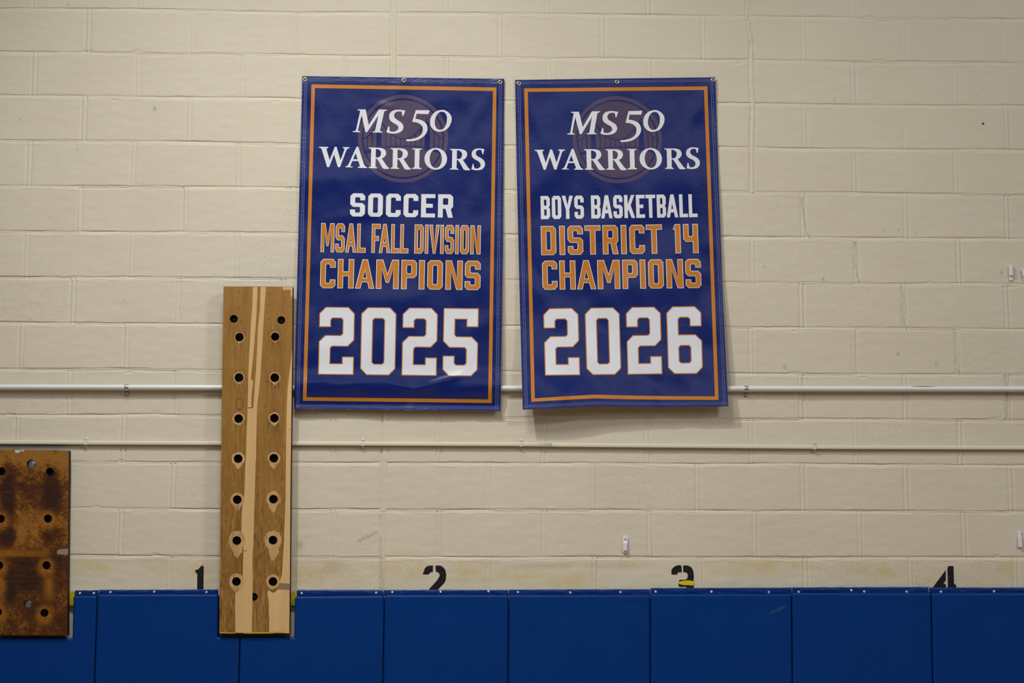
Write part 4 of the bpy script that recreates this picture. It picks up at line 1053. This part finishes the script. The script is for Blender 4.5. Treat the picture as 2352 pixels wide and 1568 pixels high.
        outlined(Line(1220, 430, 5.88, [(125, 118), (2165, 93)], [(133, 431), (2248, 402)], l2), [('B', 125, 250), ('O', 276, 402), ('Y', 412, 563), ('S', 580, 707), ('B', 805, 932), ('A', 938, 1092), ('S', 1105, 1230), ('K', 1253, 1397), ('E', 1412, 1530), ('T', 1542, 1673), ('B', 1692, 1815), ('A', 1822, 1977), ('L', 1995, 2108), ('L', 2122, 2238)], 46, 48, 26, 36, 0, 'white block lettering BOYS BASKETBALL')
        outlined(Line(1220, 430, 5.88, [(128, 524), (2250, 494)], [(135, 917), (2258, 887)], l2), [('D', 128, 332), ('I', 376, 452), ('S', 488, 695), ('T', 720, 934), ('R', 960, 1170), ('I', 1206, 1282), ('C', 1322, 1527), ('T', 1546, 1763), ('1', 1910, 2012), ('4', 2048, 2250)], 75, 71, 36, 40, 8, 'orange block lettering DISTRICT 14')
    outlined(L_ch, champ, 75, 71, 38, 40, 8, 'orange block lettering CHAMPIONS', TT=T)
    outlined(L_yr, [('2', 275, 580), ('0', 635, 937), ('2', 990, 1292), ('6' if two else '5', 1340, 1642)], 103, 98, 55, 55, 7.8, 'white numerals ' + ('2026' if two else '2025'), M_borange, M_bwhite, T, .30, 14)
    # hem: the doubled edge of the vinyl, a little rippled
    hi = inset(cl, 12.5)
    mb = MB(); lift([[cl, hi]], .0003, mb, 0); mb.build('hem', M_hem, root, True)
    c4 = [cl[0], cl[2], cl[4], cl[6]] if not two else [cl[0], cl[2], cl[5], cl[9]]
    mb = MB()
    for ins in (6.6, 10.8):
        for e0, e1 in ((0, 3), (1, 2)):
            a = c4[e0]; b = c4[e1]; sx_ = ins if e0 == 0 else -ins
            mid = cl[7] if (e0 == 0 and not two) else None
            pl = [(a[0]+sx_, a[1]+3), ((a[0]+b[0])/2+sx_, (a[1]+b[1])/2), (b[0]+sx_, b[1]-3)]
            q = [(x-.42, y) for x, y in pl]+[(x+.42, y) for x, y in reversed(pl)]
            lift([[q]], .0007, mb, 0)
    for ins in (5.6, 8.8):
        for top_ in (True, False):
            if top_: pl = [cl[0], cl[1], cl[2]]; dy_ = ins
            else: pl = ([cl[4], cl[5], cl[6]] if not two else [cl[5], cl[6], cl[7], cl[8], cl[9]]); dy_ = -ins
            pl = [(x, y+dy_) for x, y in pl]
            pl[0] = (pl[0][0]+(3 if top_ else -3), pl[0][1]); pl[-1] = (pl[-1][0]+(-3 if top_ else 3), pl[-1][1])
            q = [(x, y-.35) for x, y in pl]+[(x, y+.35) for x, y in reversed(pl)]
            lift([[q]], .0007, mb, 0)
    mb.build('hem_stitching', M_stitch, root, True)
    # eyelets
    for x, y in ([(700.3, 182), (927.5, 184.2), (1149, 188.5)] if not two else [(1191.7, 191.6), (1417.3, 188.2), (1638, 183.3)]):
        d_ = depth(x, y); p = P(x, y, d_); p = Vector((p.x, 0, p.z))
        mb = MB(); n = 28; R_, r_ = .0073, .0026
        for i in range(n):
            for j in range(10):
                a = 2*math.pi*i/n; b = 2*math.pi*j/10; rr_ = R_+r_*math.cos(b)
                mb.v.append(p+Vector((rr_*math.cos(a), -(d_+.0012+.0016*math.sin(b)), rr_*math.sin(a))))
        for i in range(n):
            for j in range(10):
                mb.f.append((i*10+j, ((i+1) % n)*10+j, ((i+1) % n)*10+(j+1) % 10, i*10+(j+1) % 10)); mb.m.append(0)
        ring = mb.build('eyelet', M_brass, root, True); recalc(ring)
        mb = MB(); mb.lathe(p, [(.0054, d_+.0004), (.0052, d_+.0010)], 16); mb.lathe(p, [(.0030, d_+.0010), (.0026, d_+.0022), (.0012, d_+.0025)], 12, 1)  # dark disc behind the screw paints the shade inside the eyelet
        mb.build('screw', [M_drk, M_red], ring, True)
banner(1)
banner(2)
